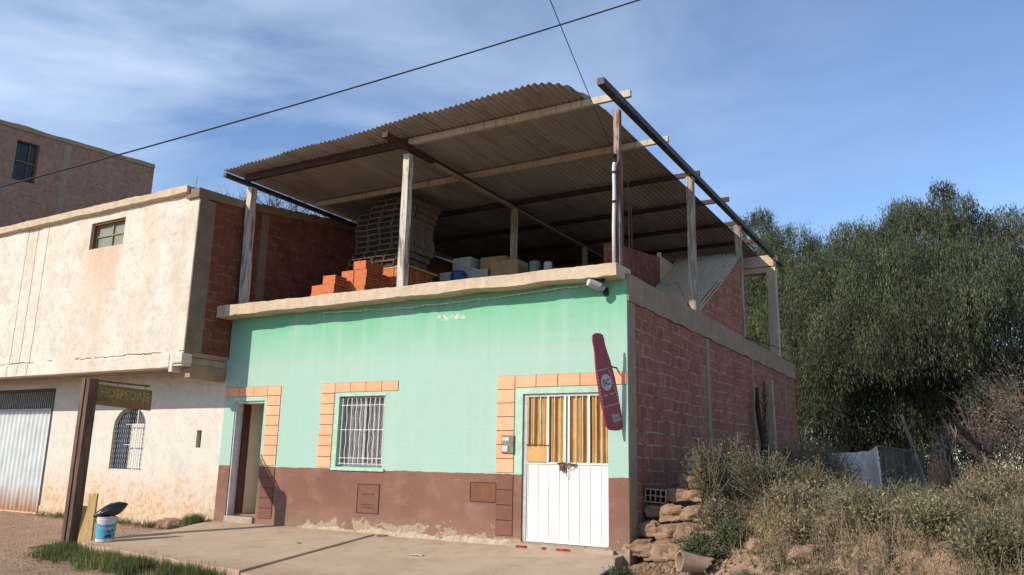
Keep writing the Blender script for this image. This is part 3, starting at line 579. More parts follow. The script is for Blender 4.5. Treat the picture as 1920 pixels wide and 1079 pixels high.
purlin(2.12, -8.85, .02, 'purlin_w', .07, .11); purlin(4.15, -8.85, .0, 'purlin_d', .07, .10); purlin(6.1, -8.85, .09, 'purlin_d', .07, .10); purlin(8.05, -8.85, -.0, 'purlin_d', .07, .10); purlin(9.9, -8.85, .0, 'purlin_d', .07, .10)
fy_ = [(-9.2, -.40), (-6.8, -.56), (-4.8, -.66), (-3.5, -.76), (-2.33, -.81), (-1.27, -.86), (-1.0, -.78), (-.8, -.58), (-.68, -.15), (-.60, .55)]
def front_y(x): return float(np.interp(x, [p[0] for p in fy_], [p[1] for p in fy_]))
x = -9.2; k = 0
while x < -.62:
    x1 = min(x + .99, -.59); n = int(round((x1 - x) / .011)); ysn = [0, .03, .08, .15, .25, .4, .55, .7, .85, 1.0]; mb = MB(); rows = []
    off = .02 * math.sin(k * 2.3)
    for t in ysn:
        row = []
        for i in range(n + 1):
            xx = x + (x1 - x) * i / n; ya = front_y(xx) + (off if xx < -1.2 else 0); y = ya + (12.2 - ya) * t
            z = 7.368 + .019 * math.sin(2 * math.pi * xx / .115) + .012 * mnoise.noise((xx * 1.2, y * .5, k)) + (.003 if k % 2 else 0)
            if t < .1: z += (.1 - t) * .25 * mnoise.noise((xx * 1.5, 0, 3))
            row.append((xx, y, z))
        rows.append(row)
    nn = n + 1; mb.add([p for r_ in rows for p in r_], [(j * nn + i, j * nn + i + 1, (j + 1) * nn + i + 1, (j + 1) * nn + i) for j in range(len(ysn) - 1) for i in range(n)])
    o = obj('roof_sheet', mb, 'roof', H, fix=False, smooth=True); so_ = o.modifiers.new('thickness', 'SOLIDIFY'); so_.thickness = .0015
    x = x1 - (.05 if x1 < -.62 else 0); k += 1
# service mast on the corner post
mb = MB(); mb.tube([(-.20, -.03, 4.34), (-.20, -.035, 5.0), (-.185, -.04, 5.6), (-.19, -.04, 6.02), (-.17, -.045, 6.12)], .028, 10); ms = obj('conduit_mast', mb, 'pvc', H, smooth=True)
mb = MB(); mb.tube([(-.17, -.045, 6.10), (-.15, -.08, 6.2), (-.13, -.12, 6.17)], .035, 8); obj('weatherhead', mb, 'cable', ms)
for q in (5.9, 5.4): mb = MB(); mb.tube([(-.185, -.042, q), (-.185, -.042, q + .04)], .034, 8); obj('strap', mb, 'cable', ms)
RB = [[(x, y, 4.2), (x + .01, y, (4.2 + z) / 2), (x - .01, y + .01, z)] for (x, y, z) in ((-.04, .2, 5.9), (-.02, .26, 5.65), (-.08, .3, 5.2), (-.16, .25, 6.3))] + [[(-.06, 3.45, 4.2), (-.2, 3.05, 4.75)]]
RB += [[(-.05, 3.6, 4.22), (-.05 + .1 * random.uniform(-1, 1), 3.5 + random.uniform(-.35, .35), 4.33 + random.random() * .08)] for i in range(5)] + [[(.0, 7.2, 4.24), (.12, 10.6, 4.42)], [(.0, 7.3, 4.23), (.5, 11.7, 4.35)], [(.0, 7.1, 4.22), (.10, 8.6, 4.40)]]
for q in RB: mb = MB(); mb.tube(q, .010, 5); obj('rebar', mb, 'rust', H)
# stairwell: brick walls, lean-to sheet, concrete lintel at the back
mb = MB(); mb.add([(-1.78, 3.2, 4.13), (-1.6, 3.2, 4.13), (-1.6, 6.1, 4.13), (-1.78, 6.1, 4.13), (-1.78, 3.2, 5.72), (-1.6, 3.2, 5.72), (-1.6, 6.1, 6.08), (-1.78, 6.1, 6.08)], [(0, 3, 2, 1), (4, 5, 6, 7), (0, 1, 5, 4), (1, 2, 6, 5), (2, 3, 7, 6), (3, 0, 4, 7)]); obj('stairwell_wall', mb, 'brick_terr', H)
mb = MB(); n = 60
for i in range(n):
    z0, z1 = 4.4 + 1.75 * i / n, 4.4 + 1.75 * (i + 1) / n; f = lambda z: -1.62 + .012 * math.sin(z * 60); mb.add([(f(z0), 6.14, z0), (f(z0), 7.45, z0), (f(z1), 7.45, z1), (f(z1), 6.14, z1)], [(0, 1, 2, 3)])
mb.box(-1.66, -1.58, 6.1, 6.16, 4.2, 6.2); obj('stairwell_panel', mb, 'roof2', H, fix=False)
slope = lambda y: 4.44 + .555 * (y - 4.1)
mb = MB(); mb.add([(-.2, 3.75, 4.22), (-.04, 3.75, 4.22), (-.04, 7.75, 4.22), (-.2, 7.75, 4.22), (-.2, 3.75, slope(3.75) - .03), (-.04, 3.75, slope(3.75) - .03), (-.04, 7.75, slope(7.6) - .03), (-.2, 7.75, slope(7.6) - .03)], [(0, 3, 2, 1), (4, 5, 6, 7), (0, 1, 5, 4), (1, 2, 6, 5), (2, 3, 7, 6), (3, 0, 4, 7)]); obj('stairwell_wall', mb, 'brick_side', H)
mb = MB(); n = 160; rows = []
for t in np.linspace(0, 1, 9):
    y = 3.6 + 4.0 * t; rows.append([(-1.66 + 1.66 * i / n, y, slope(y) + .014 * math.sin(2 * math.pi * (1.66 * i / n) / .09) - .05 * math.sin(math.pi * t) * 1.2) for i in range(n + 1)])
nn = n + 1; mb.add([p for r_ in rows for p in r_], [(j * nn + i, j * nn + i + 1, (j + 1) * nn + i + 1, (j + 1) * nn + i) for j in range(8) for i in range(n)]); obj('lean_to_sheet', mb, 'roof2', H, fix=False, smooth=True).modifiers.new('thickness', 'SOLIDIFY').thickness = .002
mb = MB(); mb.box(-2.6, .03, 11.1, 11.42, 6.64, 6.80); mb.box(-2.6, -.0, 11.06, 11.38, 6.81, 6.99); mb.box(-2.6, .06, 11.1, 11.42, 7.0, 7.14); obj('lintel', mb, 'cornice', H, bevel=.012, rough=(3, .03))
mb = MB(); mb.box(-8.85, -2.6, 10.9, 11.05, 4.13, 7.2); mb.box(-2.75, -2.6, 7.6, 10.9, 4.13, 6.6); mb.box(-8.88, -8.72, 4.2, 10.9, 4.13, 7.08); obj('terrace_back_wall', mb, 'brick_back', H)

# ================================================================== WHITE BUILDING ON THE LEFT
B = thing('plaster_building', 'old two storey building with stained white plaster, overhanging upper floor and arched barred window', 'building', (-14, 0, -.2))
XL = -21.0
AW = (-12.55, -11.40, .93, 2.32); GA = (-18.4, -15.02, -.15, 2.82); NI = (-9.69, -9.54, 1.44, 1.80)
mb = wallgrid(MB(), XL, -8.925, -.5, 3.06, [AW, GA, NI], lambda u, v, t: (u, t + .004, v), .25)
cx, rr, zc = (AW[0] + AW[1]) / 2, (AW[1] - AW[0]) / 2, AW[3] - (AW[1] - AW[0]) / 2 * .82
def arch_fill(mb, s):
    pts = [(cx + s * rr * math.cos(t), zc + rr * .82 * math.sin(t)) for t in np.linspace(0, math.pi / 2, 9)]
    poly = pts + [(cx + s * rr, AW[3])]
    mb.prism(poly, lambda u, v, t: (u, t, v), .0045, .2)
arch_fill(mb, 1); arch_fill(mb, -1)
obj('lower_wall', mb, 'plaster_low', B)
mb = MB(); mb.box(NI[0], NI[1], .10, .14, NI[2], NI[3]); obj('meter_niche', mb, 'rust', B)
# plinth line
mb = MB(); mb.box(-15.0, -8.98, -.035, .002, -.5, .03); obj('plinth', mb, 'plaster_low', B, bevel=.01, rough=(3, .015))
# upper floor
UW = (-12.62, -11.38, 5.80, 6.42)
mb = wallgrid(MB(), XL, -8.965, 3.02, 6.60, [UW], lambda u, v, t: (u, -1.10 + t, v), .22); obj('upper_wall', mb, 'plaster_up', B)
mb = MB(); mb.box(XL, -9.33, -1.13, -.88, 2.99, 3.26); mb.box(-9.33, -9.22, -1.12, -.9, 2.90, 3.25); mb.box(-9.22, -8.93, -1.14, -.9, 3.07, 3.27); obj('floor_beam', mb, 'plaster_up', B, bevel=.01, rough=(3, .02))
mb = MB(); mb.box(XL, -8.97, -.88, -.0, 3.063, 3.2); mb.box(XL, -8.97, -.0, .0035, 3.06, 3.2); obj('soffit', mb, 'concrete', B)
mb = MB(); mb.box(-9.2, -8.95, -.9, -.003, 2.80, 3.058); mb.box(-9.2, -8.93, -.9, -.003, 3.21, 3.30); obj('concrete_beam', mb, 'concrete_d', B, bevel=.008)
# brick side wall above, following the rise of its parapet
def topz(y): return float(np.interp(y, [-1.1, 0, 3.6, 9, 14], [6.50, 6.58, 7.02, 7.1, 7.1]))
mb = MB(); ysn = [-.72] + list(np.arange(0, 11.1, .5))
for a, b in zip(ysn[:-1], ysn[1:]): mb.add([(-8.94, a, 3.30 if b <= 0 else 4.14), (-8.94, b, 3.30 if b <= 0 else 4.14), (-8.94, b, topz(b)), (-8.94, a, topz(a)), (-9.15, a, 3.30), (-9.15, b, 3.30), (-9.15, b, topz(b)), (-9.15, a, topz(a))], [(0, 1, 2, 3), (5, 4, 7, 6), (3, 2, 6, 7)])
obj('brick_wall', mb, 'brick_terr', B)
mb = MB(); mb.box(-9.15, -8.932, -.879, -.70, 3.27, 6.5); mb.box(-8.964, -8.93, -1.10, -.88, 3.27, 6.62); obj('concrete_column', mb, 'concrete_n', B)
mb = MB(); mb.box(-9.1, -8.925, .55, .78, 4.35, 6.62); obj('concrete_column', mb, 'concrete_n', B)
mb = MB()
for a, b in zip([-1.16] + ysn[1:-1], ysn[1:]): mb.add([(-8.915, a, topz(a)), (-8.915, b, topz(b)), (-8.915, b, topz(b) + .17), (-8.915, a, topz(a) + .2), (-9.3, a, topz(a)), (-9.3, b, topz(b)), (-9.3, b, topz(b) + .17), (-9.3, a, topz(a) + .2)], [(0, 1, 2, 3), (5, 4, 7, 6), (3, 2, 6, 7), (0, 3, 7, 4), (0, 4, 5, 1)])
obj('parapet_cap', mb, 'concrete_n', B)
mb = MB(); N = 90
for i in range(N):
    x0, x1 = XL + (-9.22 - XL) * i / N, XL + (-9.22 - XL) * (i + 1) / N
    def sec(x):
        q = lambda s: .03 * mnoise.noise((x * 1.1, s, 0)) + .015 * mnoise.noise((x * 6, s, 0)); return [(x, -1.22 + q(1), 6.63 + q(2)), (x, -1.23 + q(1), 6.78 + q(3)), (x, -.4, 6.80), (x, -.4, 6.62), (x, -1.1, 6.60)]
    A, Bq = sec(x0), sec(x1); n = 5; mb.add(A + Bq, [(k, (k + 1) % n, n + (k + 1) % n, n + k) for k in range(n)] + ([tuple(range(n))] if i == 0 else []) + ([tuple(range(n, 2 * n))] if i == N - 1 else []))
obj('roof_slab', mb, 'cornice', B)
mb = MB(); mb.box(XL, -9.3, -.4, 12, 6.5, 6.62); obj('roof', mb, 'concrete', B)
# small upper window
a, b, c, d = UW; mb = MB()
for q in ((a, a + .05, c, d), (a + .05, b, d - .045, d)): mb.box(q[0], q[1], -1.06, -.9, q[2], q[3])
wo = obj('window', mb, 'redframe', B)
mb = MB(); mb.box(a + .05, b, -.955, -.95, c, d - .045); obj('pane', mb, 'pane_pale', wo)
mb = MB()
for x in (a + .06, (a + b) / 2 + .03, b - .015): mb.box(x - .015, x + .015, -.99, -.96, c, d - .045)
for z in (c + .015, (c + d) / 2, d - .06): mb.box(a + .05, b, -.985, -.965, z - .014, z + .014)
obj('window_frame', mb, 'ymuntin', wo)
# arched window with mesh grille
a, b, c, d = AW; mb = MB(); mb.box(a - .02, b + .02, .19, .2, c - .02, d + .02); wo = obj('window', mb, 'glass_dark', B)
mb = MB(); mb.box(a, a + .42, .10, .13, c, d - .14); obj('open_half_dark', mb, 'navy', wo)  # navy panel stands in for the darkness of the open left half
mb = MB(); mb.box(a + .42, b - .0, .15, .156, c + .03, 1.95); obj('curtain', mb, 'curtain', wo, label='pale curtain behind the right half')
mb = MB()
for i in range(15):
    x = a + .03 + (b - a - .06) * i / 14; zt = zc + .82 * math.sqrt(max(0, rr * rr - (x - cx) ** 2)); pts = []
    z = c; k = 0
    while z < zt: pts.append((x + (.018 if k % 2 else -.018), .03, z)); z += .055; k += 1
    if len(pts) > 1: mb.tube(pts, .005, 4)
for z in (c + .01, 1.48, 1.93): mb.bar((a + (.42 if z > 1.4 else 0), .03, z), (b, .03, z), .02, .012)
mb.bar((a + .82, .025, c), (a + .82, .025, d - .06), .03, .012)
obj('window_grille', mb, 'pvc', wo)
# corrugated garage door
a, b, c, d = GA; mb = MB(); n = int((b - a) / .02)
f = lambda x: .09 + .022 * math.sin(x * 2 * math.pi / .19)
for i in range(n):
    x0, x1 = a + (b - .09 - a) * i / n, a + (b - .09 - a) * (i + 1) / n; mb.add([(x0, f(x0), c), (x1, f(x1), c), (x1, f(x1), 2.30), (x0, f(x0), 2.30)], [(0, 1, 2, 3)])
g = obj('garage_door', mb, 'garage', B, fix=False)
mb = MB(); mb.box(a, b, .16, .18, 2.2, d); obj('opening', mb, 'dark', g)  # near-black panel stands in for the unlit space behind the grille
mb = MB()
for i in range(38): x = a + .04 + (b - a - .14) * i / 37; mb.box(x - .008, x + .008, .05, .07, 2.30, d - .07)
mb.box(a, b - .08, .045, .075, 2.29, 2.33); obj('door_grille', mb, 'frame_metal', g)
mb = MB(); mb.box(b - .09, b, .0, .12, c, d); mb.box(a, b - .09, .0, .12, d - .07, d); obj('door_frame', mb, 'pipe', g)
# ================================================================== DISTANT BUILDING BEHIND
dv = Vector((math.sin(R(10.5)), math.cos(R(10.5)), 0)); nv = Vector((math.cos(R(10.5)), -math.sin(R(10.5)), 0)); E0 = Vector((-24.77, 8.54, 0))
FB = thing('brick_block', 'tall plain brown brick building with one yellow framed window, behind the white building', 'building', (-25.5, 5, 0))
def fbp(u, v, t): p = E0 - dv * u - nv * t; return (p.x, p.y, v)
W2 = (4.40, 5.18, 11.15, 12.7)
mb = wallgrid(MB(), 0, 7.4, .3, 13.22, [W2], fbp, .3); mb.add([fbp(0, .3, 0), fbp(0, .3, 9), fbp(0, 13.22, 9), fbp(0, 13.22, 0)], [(0, 1, 2, 3)]); mb.add([fbp(0, 13.22, 0), fbp(0, 13.22, 9), fbp(7.4, 13.22, 9), fbp(7.4, 13.22, 0)], [(0, 1, 2, 3)])
obj('wall', mb, 'brick_far', FB)
mb = MB(); N = 40
for i in range(N):
    u0, u1 = 7.4 * i / N, 7.4 * (i + 1) / N; q = lambda u: .05 * mnoise.noise((u * 1.1, 4, 0)); mb.add([fbp(u0, 13.1, -.05), fbp(u1, 13.1, -.05), fbp(u1, 13.27 + q(u1), -.05), fbp(u0, 13.27 + q(u0), -.05), fbp(u0, 13.1, .25), fbp(u1, 13.1, .25), fbp(u1, 13.27 + q(u1), .25), fbp(u0, 13.27 + q(u0), .25)], [(0, 1, 2, 3), (3, 2, 6, 7), (0, 4, 5, 1)] + ([(0, 3, 7, 4)] if i == 0 else []))
obj('parapet', mb, 'concrete_d', FB)
mb = MB(); mb.prism([(3.3, .3), (3.55, .3), (3.55, 13.05), (3.3, 13.05)], fbp, -.012, .01); obj('concrete_column', mb, 'concrete_d', FB)
mb = MB(); mb.prism([(W2[0], W2[2]), (W2[1], W2[2]), (W2[1], W2[3]), (W2[0], W2[3])], fbp, .2, .24); wo = obj('window', mb, 'glass_dark', FB)
mb = MB(); q = W2
for (u0, u1, v0, v1) in ((q[0], q[0] + .06, q[2], q[3]), (q[1] - .04, q[1], q[2], q[3]), (q[0] + .28, q[0] + .31, q[2], q[3]), (q[0], q[1], (q[2] + q[3]) / 2 - .02, (q[2] + q[3]) / 2 + .02), (q[0], q[1], q[2], q[2] + .04)): mb.prism([(u0, v0), (u1, v0), (u1, v1), (u0, v1)], fbp, .12, .18)
obj('window_frame', mb, 'ymuntin', wo)
mb = MB()
for i in range(7): u = q[0] + .05 + i * .08; mb.prism([(u, q[2]), (u + .012, q[2]), (u + .012, q[3]), (u, q[3])], fbp, .06, .075)
for i in range(6): v = q[2] + .1 + i * .19; mb.prism([(q[0], v), (q[1], v), (q[1], v + .012), (q[0], v + .012)], fbp, .05, .06)
obj('window_grille', mb, 'pipe', wo)

# ================================================================== STREET OBJECTS
# sign post with hanging board
SP = thing('wooden_signpost', 'thick brown timber post carrying a weathered board with faded yellow letters', 'sign', (-8.85, -3.02, -.3))
mb = MB(); n = 9
pz = lambda t: (-8.83 - .0 * t, -3.02, -.35 + 2.92 * t)
for (dx, dy, ww, hh) in ((-.048, 0, .09, .19), (.05, .012, .095, .17)):
    for i in range(n):
        a, b = pz(i / n), pz((i + 1) / n); k = lambda t: .006 * mnoise.noise((t * 6, dx * 50, 0))
        vs = [(p[0] + dx + k(tt) + sx * ww / 2, p[1] + dy + sy * hh / 2, p[2]) for p, tt in ((a, i / n), (b, (i + 1) / n)) for sx, sy in ((-1, -1), (1, -1), (1, 1), (-1, 1))]
        mb.add(vs, [(0, 1, 5, 4), (1, 2, 6, 5), (2, 3, 7, 6), (3, 0, 4, 7)] + ([(4, 5, 6, 7)] if i == n - 1 else []))
obj('post', mb, 'wood', SP)
mb = MB(); mb.add([(-8.795, -2.91, 2.13), (-8.795, -1.79, 2.085), (-8.795, -1.80, 2.46), (-8.795, -2.91, 2.49), (-8.83, -2.91, 2.13), (-8.83, -1.79, 2.085), (-8.83, -1.80, 2.46), (-8.83, -2.91, 2.49)], [(0, 1, 2, 3), (5, 4, 7, 6), (3, 2, 6, 7), (0, 4, 5, 1), (1, 5, 6, 2), (0, 3, 7, 4)]); bd = obj('sign_board', mb, 'signwood', SP, bevel=.004)
me = text_mesh('HOSPEDAJE', .23, .0015, .003); xs_ = [v.co.x for v in me.vertices]; sc_x = .98 / (max(xs_) - min(xs_)); 
put(me, basis((-8.792, -2.345, 2.33), (0, sc_x, -.03), (0, 0, 1), (1, 0, 0))); obj('lettering', me, 'signpaint', bd, fix=False)
mb = MB(); mb.bar((-8.81, -2.95, 2.545), (-8.81, -1.86, 2.535), .03, .03); mb.tube([(-8.81, -2.62, 2.53), (-8.81, -2.62, 2.49)], .008, 5); mb.tube([(-8.81, -2.50, 2.53), (-8.81, -2.50, 2.49)], .008, 5); mb.tube([(-8.81, -1.95, 2.53), (-8.81, -1.95, 2.47)], .008, 5); obj('bracket', mb, 'wood', SP)
# ochre planks leaning together
mb = MB(); mb.bar((-8.47, -2.93, -.17), (-8.56, -2.86, .62), .04, .15, up=(1, .4, 0)); o = obj('plank', mb, 'plank', None, bevel=.004)
tag(o, 'taller ochre board leaning beside the timber signpost, nearer the bucket', 'plank', 'ochre boards leaning at the signpost')
mb = MB(); mb.bar((-8.60, -2.95, -.19), (-8.66, -2.90, .42), .03, .13, up=(1, .4, 0)); o = obj('plank', mb, 'plank', None, bevel=.004)
tag(o, 'short ochre board squeezed between the signpost foot and the taller board', 'plank', 'ochre boards leaning at the signpost')
# paint bucket with bag
bx, by, bz = -8.12, -2.86, -.128
BK = thing('paint_bucket', 'white paint bucket with a blue printed label standing on the pavement corner', 'bucket', (bx, by, bz))
mb = MB(); ring = lambda r, z: [(bx + r * math.cos(a), by + r * math.sin(a), bz + z) for a in np.linspace(0, 2 * math.pi, 28, endpoint=False)]
prof = [(.135, 0), (.14, .012), (.142, .05), (.152, .34), (.158, .345), (.158, .36), (.150, .362), (.150, .385), (.157, .387), (.157, .40), (.145, .40), (.14, .30)]
vs = [p for r_, z in prof for p in ring(r_, z)]; mb.add(vs, [(j * 28 + i, j * 28 + (i + 1) % 28, (j + 1) * 28 + (i + 1) % 28, (j + 1) * 28 + i) for j in range(len(prof) - 1) for i in range(28)] + [tuple(range(28))[::-1], tuple(11 * 28 + i for i in range(28))]); obj('body', mb, 'bucket', BK, smooth=False)
mb = MB(); vs = ring(.1445, .05) + ring(.1535, .285); mb.add(vs, [(i, (i + 1) % 28, 28 + (i + 1) % 28, 28 + i) for i in range(28)]); lb = obj('label_print', mb, 'bucketlabel', BK, smooth=True)
vd = Vector((4.537 - bx, -11.378 - by, 0)).normalized(); rt = Vector((-vd.y, vd.x, 0))
def wrap_text(txt, size, ang, z, mname, rad):
    me = text_mesh(txt, size, .001, .001)
    a0 = math.atan2(vd.y, vd.x) + ang
    for v in me.vertices:
        a = a0 + v.co.x / rad; r_ = rad + .0015 + max(0, v.co.z); v.co = Vector((bx + r_ * math.cos(a), by + r_ * math.sin(a), bz + z + v.co.y))
    return me
obj('lettering', wrap_text('Pintura', .062, .25, .225, 'x', .152), 'bucket', lb, fix=False)
mb = MB()
for (a_, z, hw, hh) in ((.35, .165, .2, .014), (.4, .10, .3, .03), (.1, .09, .18, .02), (.7, .2, .08, .03)):
    a0 = math.atan2(vd.y, vd.x) + a_; aa = np.linspace(a0 - hw, a0 + hw, 7); vs = [(bx + .1515 * math.cos(q), by + .1515 * math.sin(q), bz + z + s * hh * (1 - .5 * abs(q - a0) / hw)) for q in aa for s in (-1, 1)]; mb.add(vs, [(2 * i, 2 * i + 2, 2 * i + 3, 2 * i + 1) for i in range(6)])
obj('ink_marks', mb, 'inkblue', lb, fix=False)
mb = MB(); mb.tube([Vector((bx, by, bz)) + rt * .157 * math.cos(t) - vd * -.157 * math.sin(t) + Vector((0, 0, .345 - .10 * math.sin(t))) for t in np.linspace(0, math.pi, 15)], .0035, 5); obj('handle', mb, 'rust', BK)
bm = bmesh.new(); bmesh.ops.create_icosphere(bm, subdivisions=4, radius=1)
ax = (rt * .88 + Vector((0, 0, .36))).normalized(); sd = ax.cross(vd).normalized()
cen = Vector((bx, by, bz + .50)) + rt * .04
for v in bm.verts:
    p = v.co.copy(); t = p.x; rad = (1 - .55 * max(0, t) ** 2 - .15 * max(0, -t)); q = 1 + .16 * mnoise.noise((p.x * 1.2, p.y * 5 + 3, p.z * 5)) + .06 * mnoise.noise((p.x * 4, p.y * 14, p.z * 14))
    v.co = cen + ax * (t * .27) + sd * (p.z * .105 * rad * q * (1 + .25 * t)) + vd * (p.y * .12 * rad * q)
me = bpy.data.meshes.new('plastic_bag'); bm.to_mesh(me); bm.free(); o = obj('plastic_bag', me, 'bag', None, smooth=True); tag(o, 'black plastic bag, knotted and glossy, lying on top of the paint bucket', 'bag')
# bottle shaped advertising sign on the wall
ph = R(25); ud = Vector((math.sin(ph), math.cos(ph), 0)); nn_ = Vector((math.cos(ph), -math.sin(ph), 0)); O = Vector((-.085, -.012, 0))
BS = thing('bottle_sign', 'dark red bottle shaped sign with a pale disc tilting out above the white doors', 'sign', (-.2, -.25, 1.8))
def bp(u, v, t): p = O + ud * u + nn_ * t; return (p.x, p.y, v)
outl = [(-.592, 3.17), (-.575, 3.205), (-.53, 3.228), (-.45, 3.235), (-.39, 3.215), (-.365, 3.15), (-.346, 3.07), (-.305, 2.97), (-.255, 2.86), (-.205, 2.74), (-.16, 2.61), (-.125, 2.48), (-.085, 2.32), (-.05, 2.17), (-.02, 2.02), (-.006, 1.93), (-.004, 1.85), (-.03, 1.805), (-.10, 1.79), (-.22, 1.79), (-.28, 1.80), (-.325, 1.85), (-.345, 1.90), (-.375, 2.01), (-.416, 2.16), (-.455, 2.31), (-.49, 2.46), (-.52, 2.62), (-.538, 2.78), (-.548, 2.93), (-.565, 3.02), (-.59, 3.10)]
mb = MB(); mb.prism(outl, bp, -.028, .0); obj('panel', mb, 'bottle_red', BS, bevel=.003)
tl = Vector((.32, -.095 * 1.0)).normalized()     # tilted axes of the bottle in (u,z)
au = Vector((-.12, .475)).normalized(); 
au = (Vector((-.50, 3.0)) - Vector((-.17, 1.85))).normalized(); ar = Vector((au.y, -au.x))
cen2 = Vector((-.315, 2.45))
def loc(a, b): p = cen2 + ar * a + au * b; return (p.x, p.y)
def stripe(mb, p, q, w_): 
    p, q = Vector(p), Vector(q); d = (q - p).normalized(); n_ = Vector((-d.y, d.x)) * w_ / 2; mb.prism([tuple(p - n_), tuple(q - n_), tuple(q + n_), tuple(p + n_)], bp, .0005, .0025)
mb = MB(); stripe(mb, loc(-.155, .25), loc(.10, .25), .010); stripe(mb, loc(-.17, -.30), loc(.175, -.30), .010); stripe(mb, loc(-.11, -.14), loc(-.03, -.14), .014); stripe(mb, loc(0.02, -.135), loc(.12, -.135), .012)
for i in range(11):
    b0 = .22 - i * .048; stripe(mb, loc(-.140 - .0022 * i, b0), loc(-.142 - .0022 * i, b0 - .026), .013); stripe(mb, loc(.105 + .0055 * i, b0), loc(.108 + .0055 * i, b0 - .026), .013)
mb.prism([loc(.105 * math.cos(t), .05 + .125 * math.sin(t)) for t in np.linspace(0, 2 * math.pi, 28, endpoint=False)], bp, .0005, .002)
obj('printed_label', mb, 'bottle_white', BS)
def sign_text(txt, size, pos, m_, nm):
    me = text_mesh(txt, size, .001, .002); A = bp(*loc(*pos), .0035); X_ = ud * ar.x + Vector((0, 0, ar.y)); Y_ = ud * au.x + Vector((0, 0, au.y)); put(me, basis(A, X_, Y_, nn_)); return obj(nm, me, m_, BS, fix=False)
sign_text('SC', .13, (0, .045), 'bottle_ink', 'lettering'); sign_text('Bien', .085, (.035, -.465), 'bottle_white', 'lettering'); sign_text('FRÍA', .085, (.05, -.535), 'bottle_white', 'lettering')
mb = MB(); mb.bar(bp(-.25, 2.75, -.03), (bp(-.25, 2.75, 0)[0] + .0, -.002, 2.75), .02, .02); mb.bar(bp(-.15, 2.0, -.03), (bp(-.15, 2.0, 0)[0], -.002, 2.0), .02, .02); obj('wall_bracket', mb, 'pipe', BS)

# ================================================================== TERRACE CONTENTS
def brick_mesh(L_, D_, H_, nx_, nz_, wall, name, deep=.06):
    """hollow brick, open cells on the -Y and +Y ends; x width, z height, y length"""
    mb = MB(); X_ = [-L_ / 2]; cw = (L_ - wall * (nx_ + 1)) / nx_
    cells = [(-L_ / 2 + wall + i * (cw + wall), -L_ / 2 + wall + i * (cw + wall) + cw) for i in range(nx_)]
    ch = (H_ - wall * (nz_ + 1)) / nz_; cz = [(wall + j * (ch + wall), wall + j * (ch + wall) + ch) for j in range(nz_)]
    for s in (-1, 1):
        y = s * D_ / 2; yi = y - s * deep
        us = sorted({-L_ / 2, L_ / 2, *[v for c in cells for v in c]}); vs_ = sorted({0, H_, *[v for c in cz for v in c]})
        for i in range(len(us) - 1):
            for j in range(len(vs_) - 1):
                a, b, c, d = us[i], us[i + 1], vs_[j], vs_[j + 1]
                if i % 2 == 1 and j % 2 == 1:
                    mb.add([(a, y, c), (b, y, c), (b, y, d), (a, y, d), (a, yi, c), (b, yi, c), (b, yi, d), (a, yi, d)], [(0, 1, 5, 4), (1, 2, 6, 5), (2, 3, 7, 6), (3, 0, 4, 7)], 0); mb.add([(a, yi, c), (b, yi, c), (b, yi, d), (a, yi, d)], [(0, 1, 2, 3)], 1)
                else: mb.add([(a, y, c), (b, y, c), (b, y, d), (a, y, d)], [(0, 1, 2, 3)], 0)
    a, b = -L_ / 2, L_ / 2; p, q = -D_ / 2, D_ / 2
    mb.add([(a, p, 0), (b, p, 0), (b, q, 0), (a, q, 0), (a, p, H_), (b, p, H_), (b, q, H_), (a, q, H_)], [(0, 3, 2, 1), (4, 5, 6, 7), (1, 2, 6, 5), (3, 0, 4, 7)], 0)
    # shallow grooves on the long sides
    for s in (-1, 1):
        for j in range(5):
            z = H_ * (j + .7) / 5.4; mb.box(min(s * L_ / 2, s * (L_ / 2 + .003)), max(s * L_ / 2, s * (L_ / 2 + .003)), p + .004, q - .004, z, z + H_ * .09, 0)
    return mb
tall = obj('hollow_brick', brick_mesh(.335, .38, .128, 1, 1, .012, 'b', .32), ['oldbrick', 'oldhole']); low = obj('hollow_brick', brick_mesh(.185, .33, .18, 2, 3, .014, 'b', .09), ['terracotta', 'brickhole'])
ORD = ['first', 'second', 'third', 'fourth', 'fifth', 'sixth', 'seventh', 'eighth', 'ninth', 'tenth', 'eleventh', 'twelfth', 'thirteenth', 'fourteenth', 'fifteenth']
used = set()
def place(src, x, y, z, rz, label, group, rx=0, ry=0):
    if src.name in used: o = src.copy(); COL.objects.link(o)
    else: o = src; used.add(src.name)
    o.location = (x, y, z); o.rotation_euler = (rx, ry, rz); tag(o, label, 'brick', group); return o
# tall stack of grey brown bricks, openings facing the street, 12 rows
rows = 12; zb = 5.48
for r in range(rows):
    sh = [0.09, -.06, .0, .02, .17, .17, .16, .05, .05, .10, .04, .16][r] if r < 12 else 0; ncol = 3 if r < 9 else 3
    sh = [-.10, -.06, .02, .12, .14, .13, .10, .10, .12, .14, .18, .26][r]
    for c_ in range(4):
        if r >= 10 and c_ == 0: continue
        x = -7.42 + c_ * .345 + sh + random.uniform(-.012, .012); place(tall, x, 2.25 + random.uniform(-.02, .02), zb + r * .131, random.uniform(-.02, .02), f'grey hollow brick, {ORD[c_]} from the left, {ORD[r]} row up of the tall street-facing stack', 'hollow bricks in the tall stack on the terrace')
    for k in range(2):
        x = -7.42 + 3 * .345 + sh + random.uniform(-.02, .02); place(tall, x, 2.25 + (k + 1) * .39, zb + r * .131, random.uniform(-.02, .02), f'grey hollow brick on the right flank, {ORD[k + 1]} back, {ORD[r]} row of the tall stack', 'hollow bricks in the tall stack on the terrace')
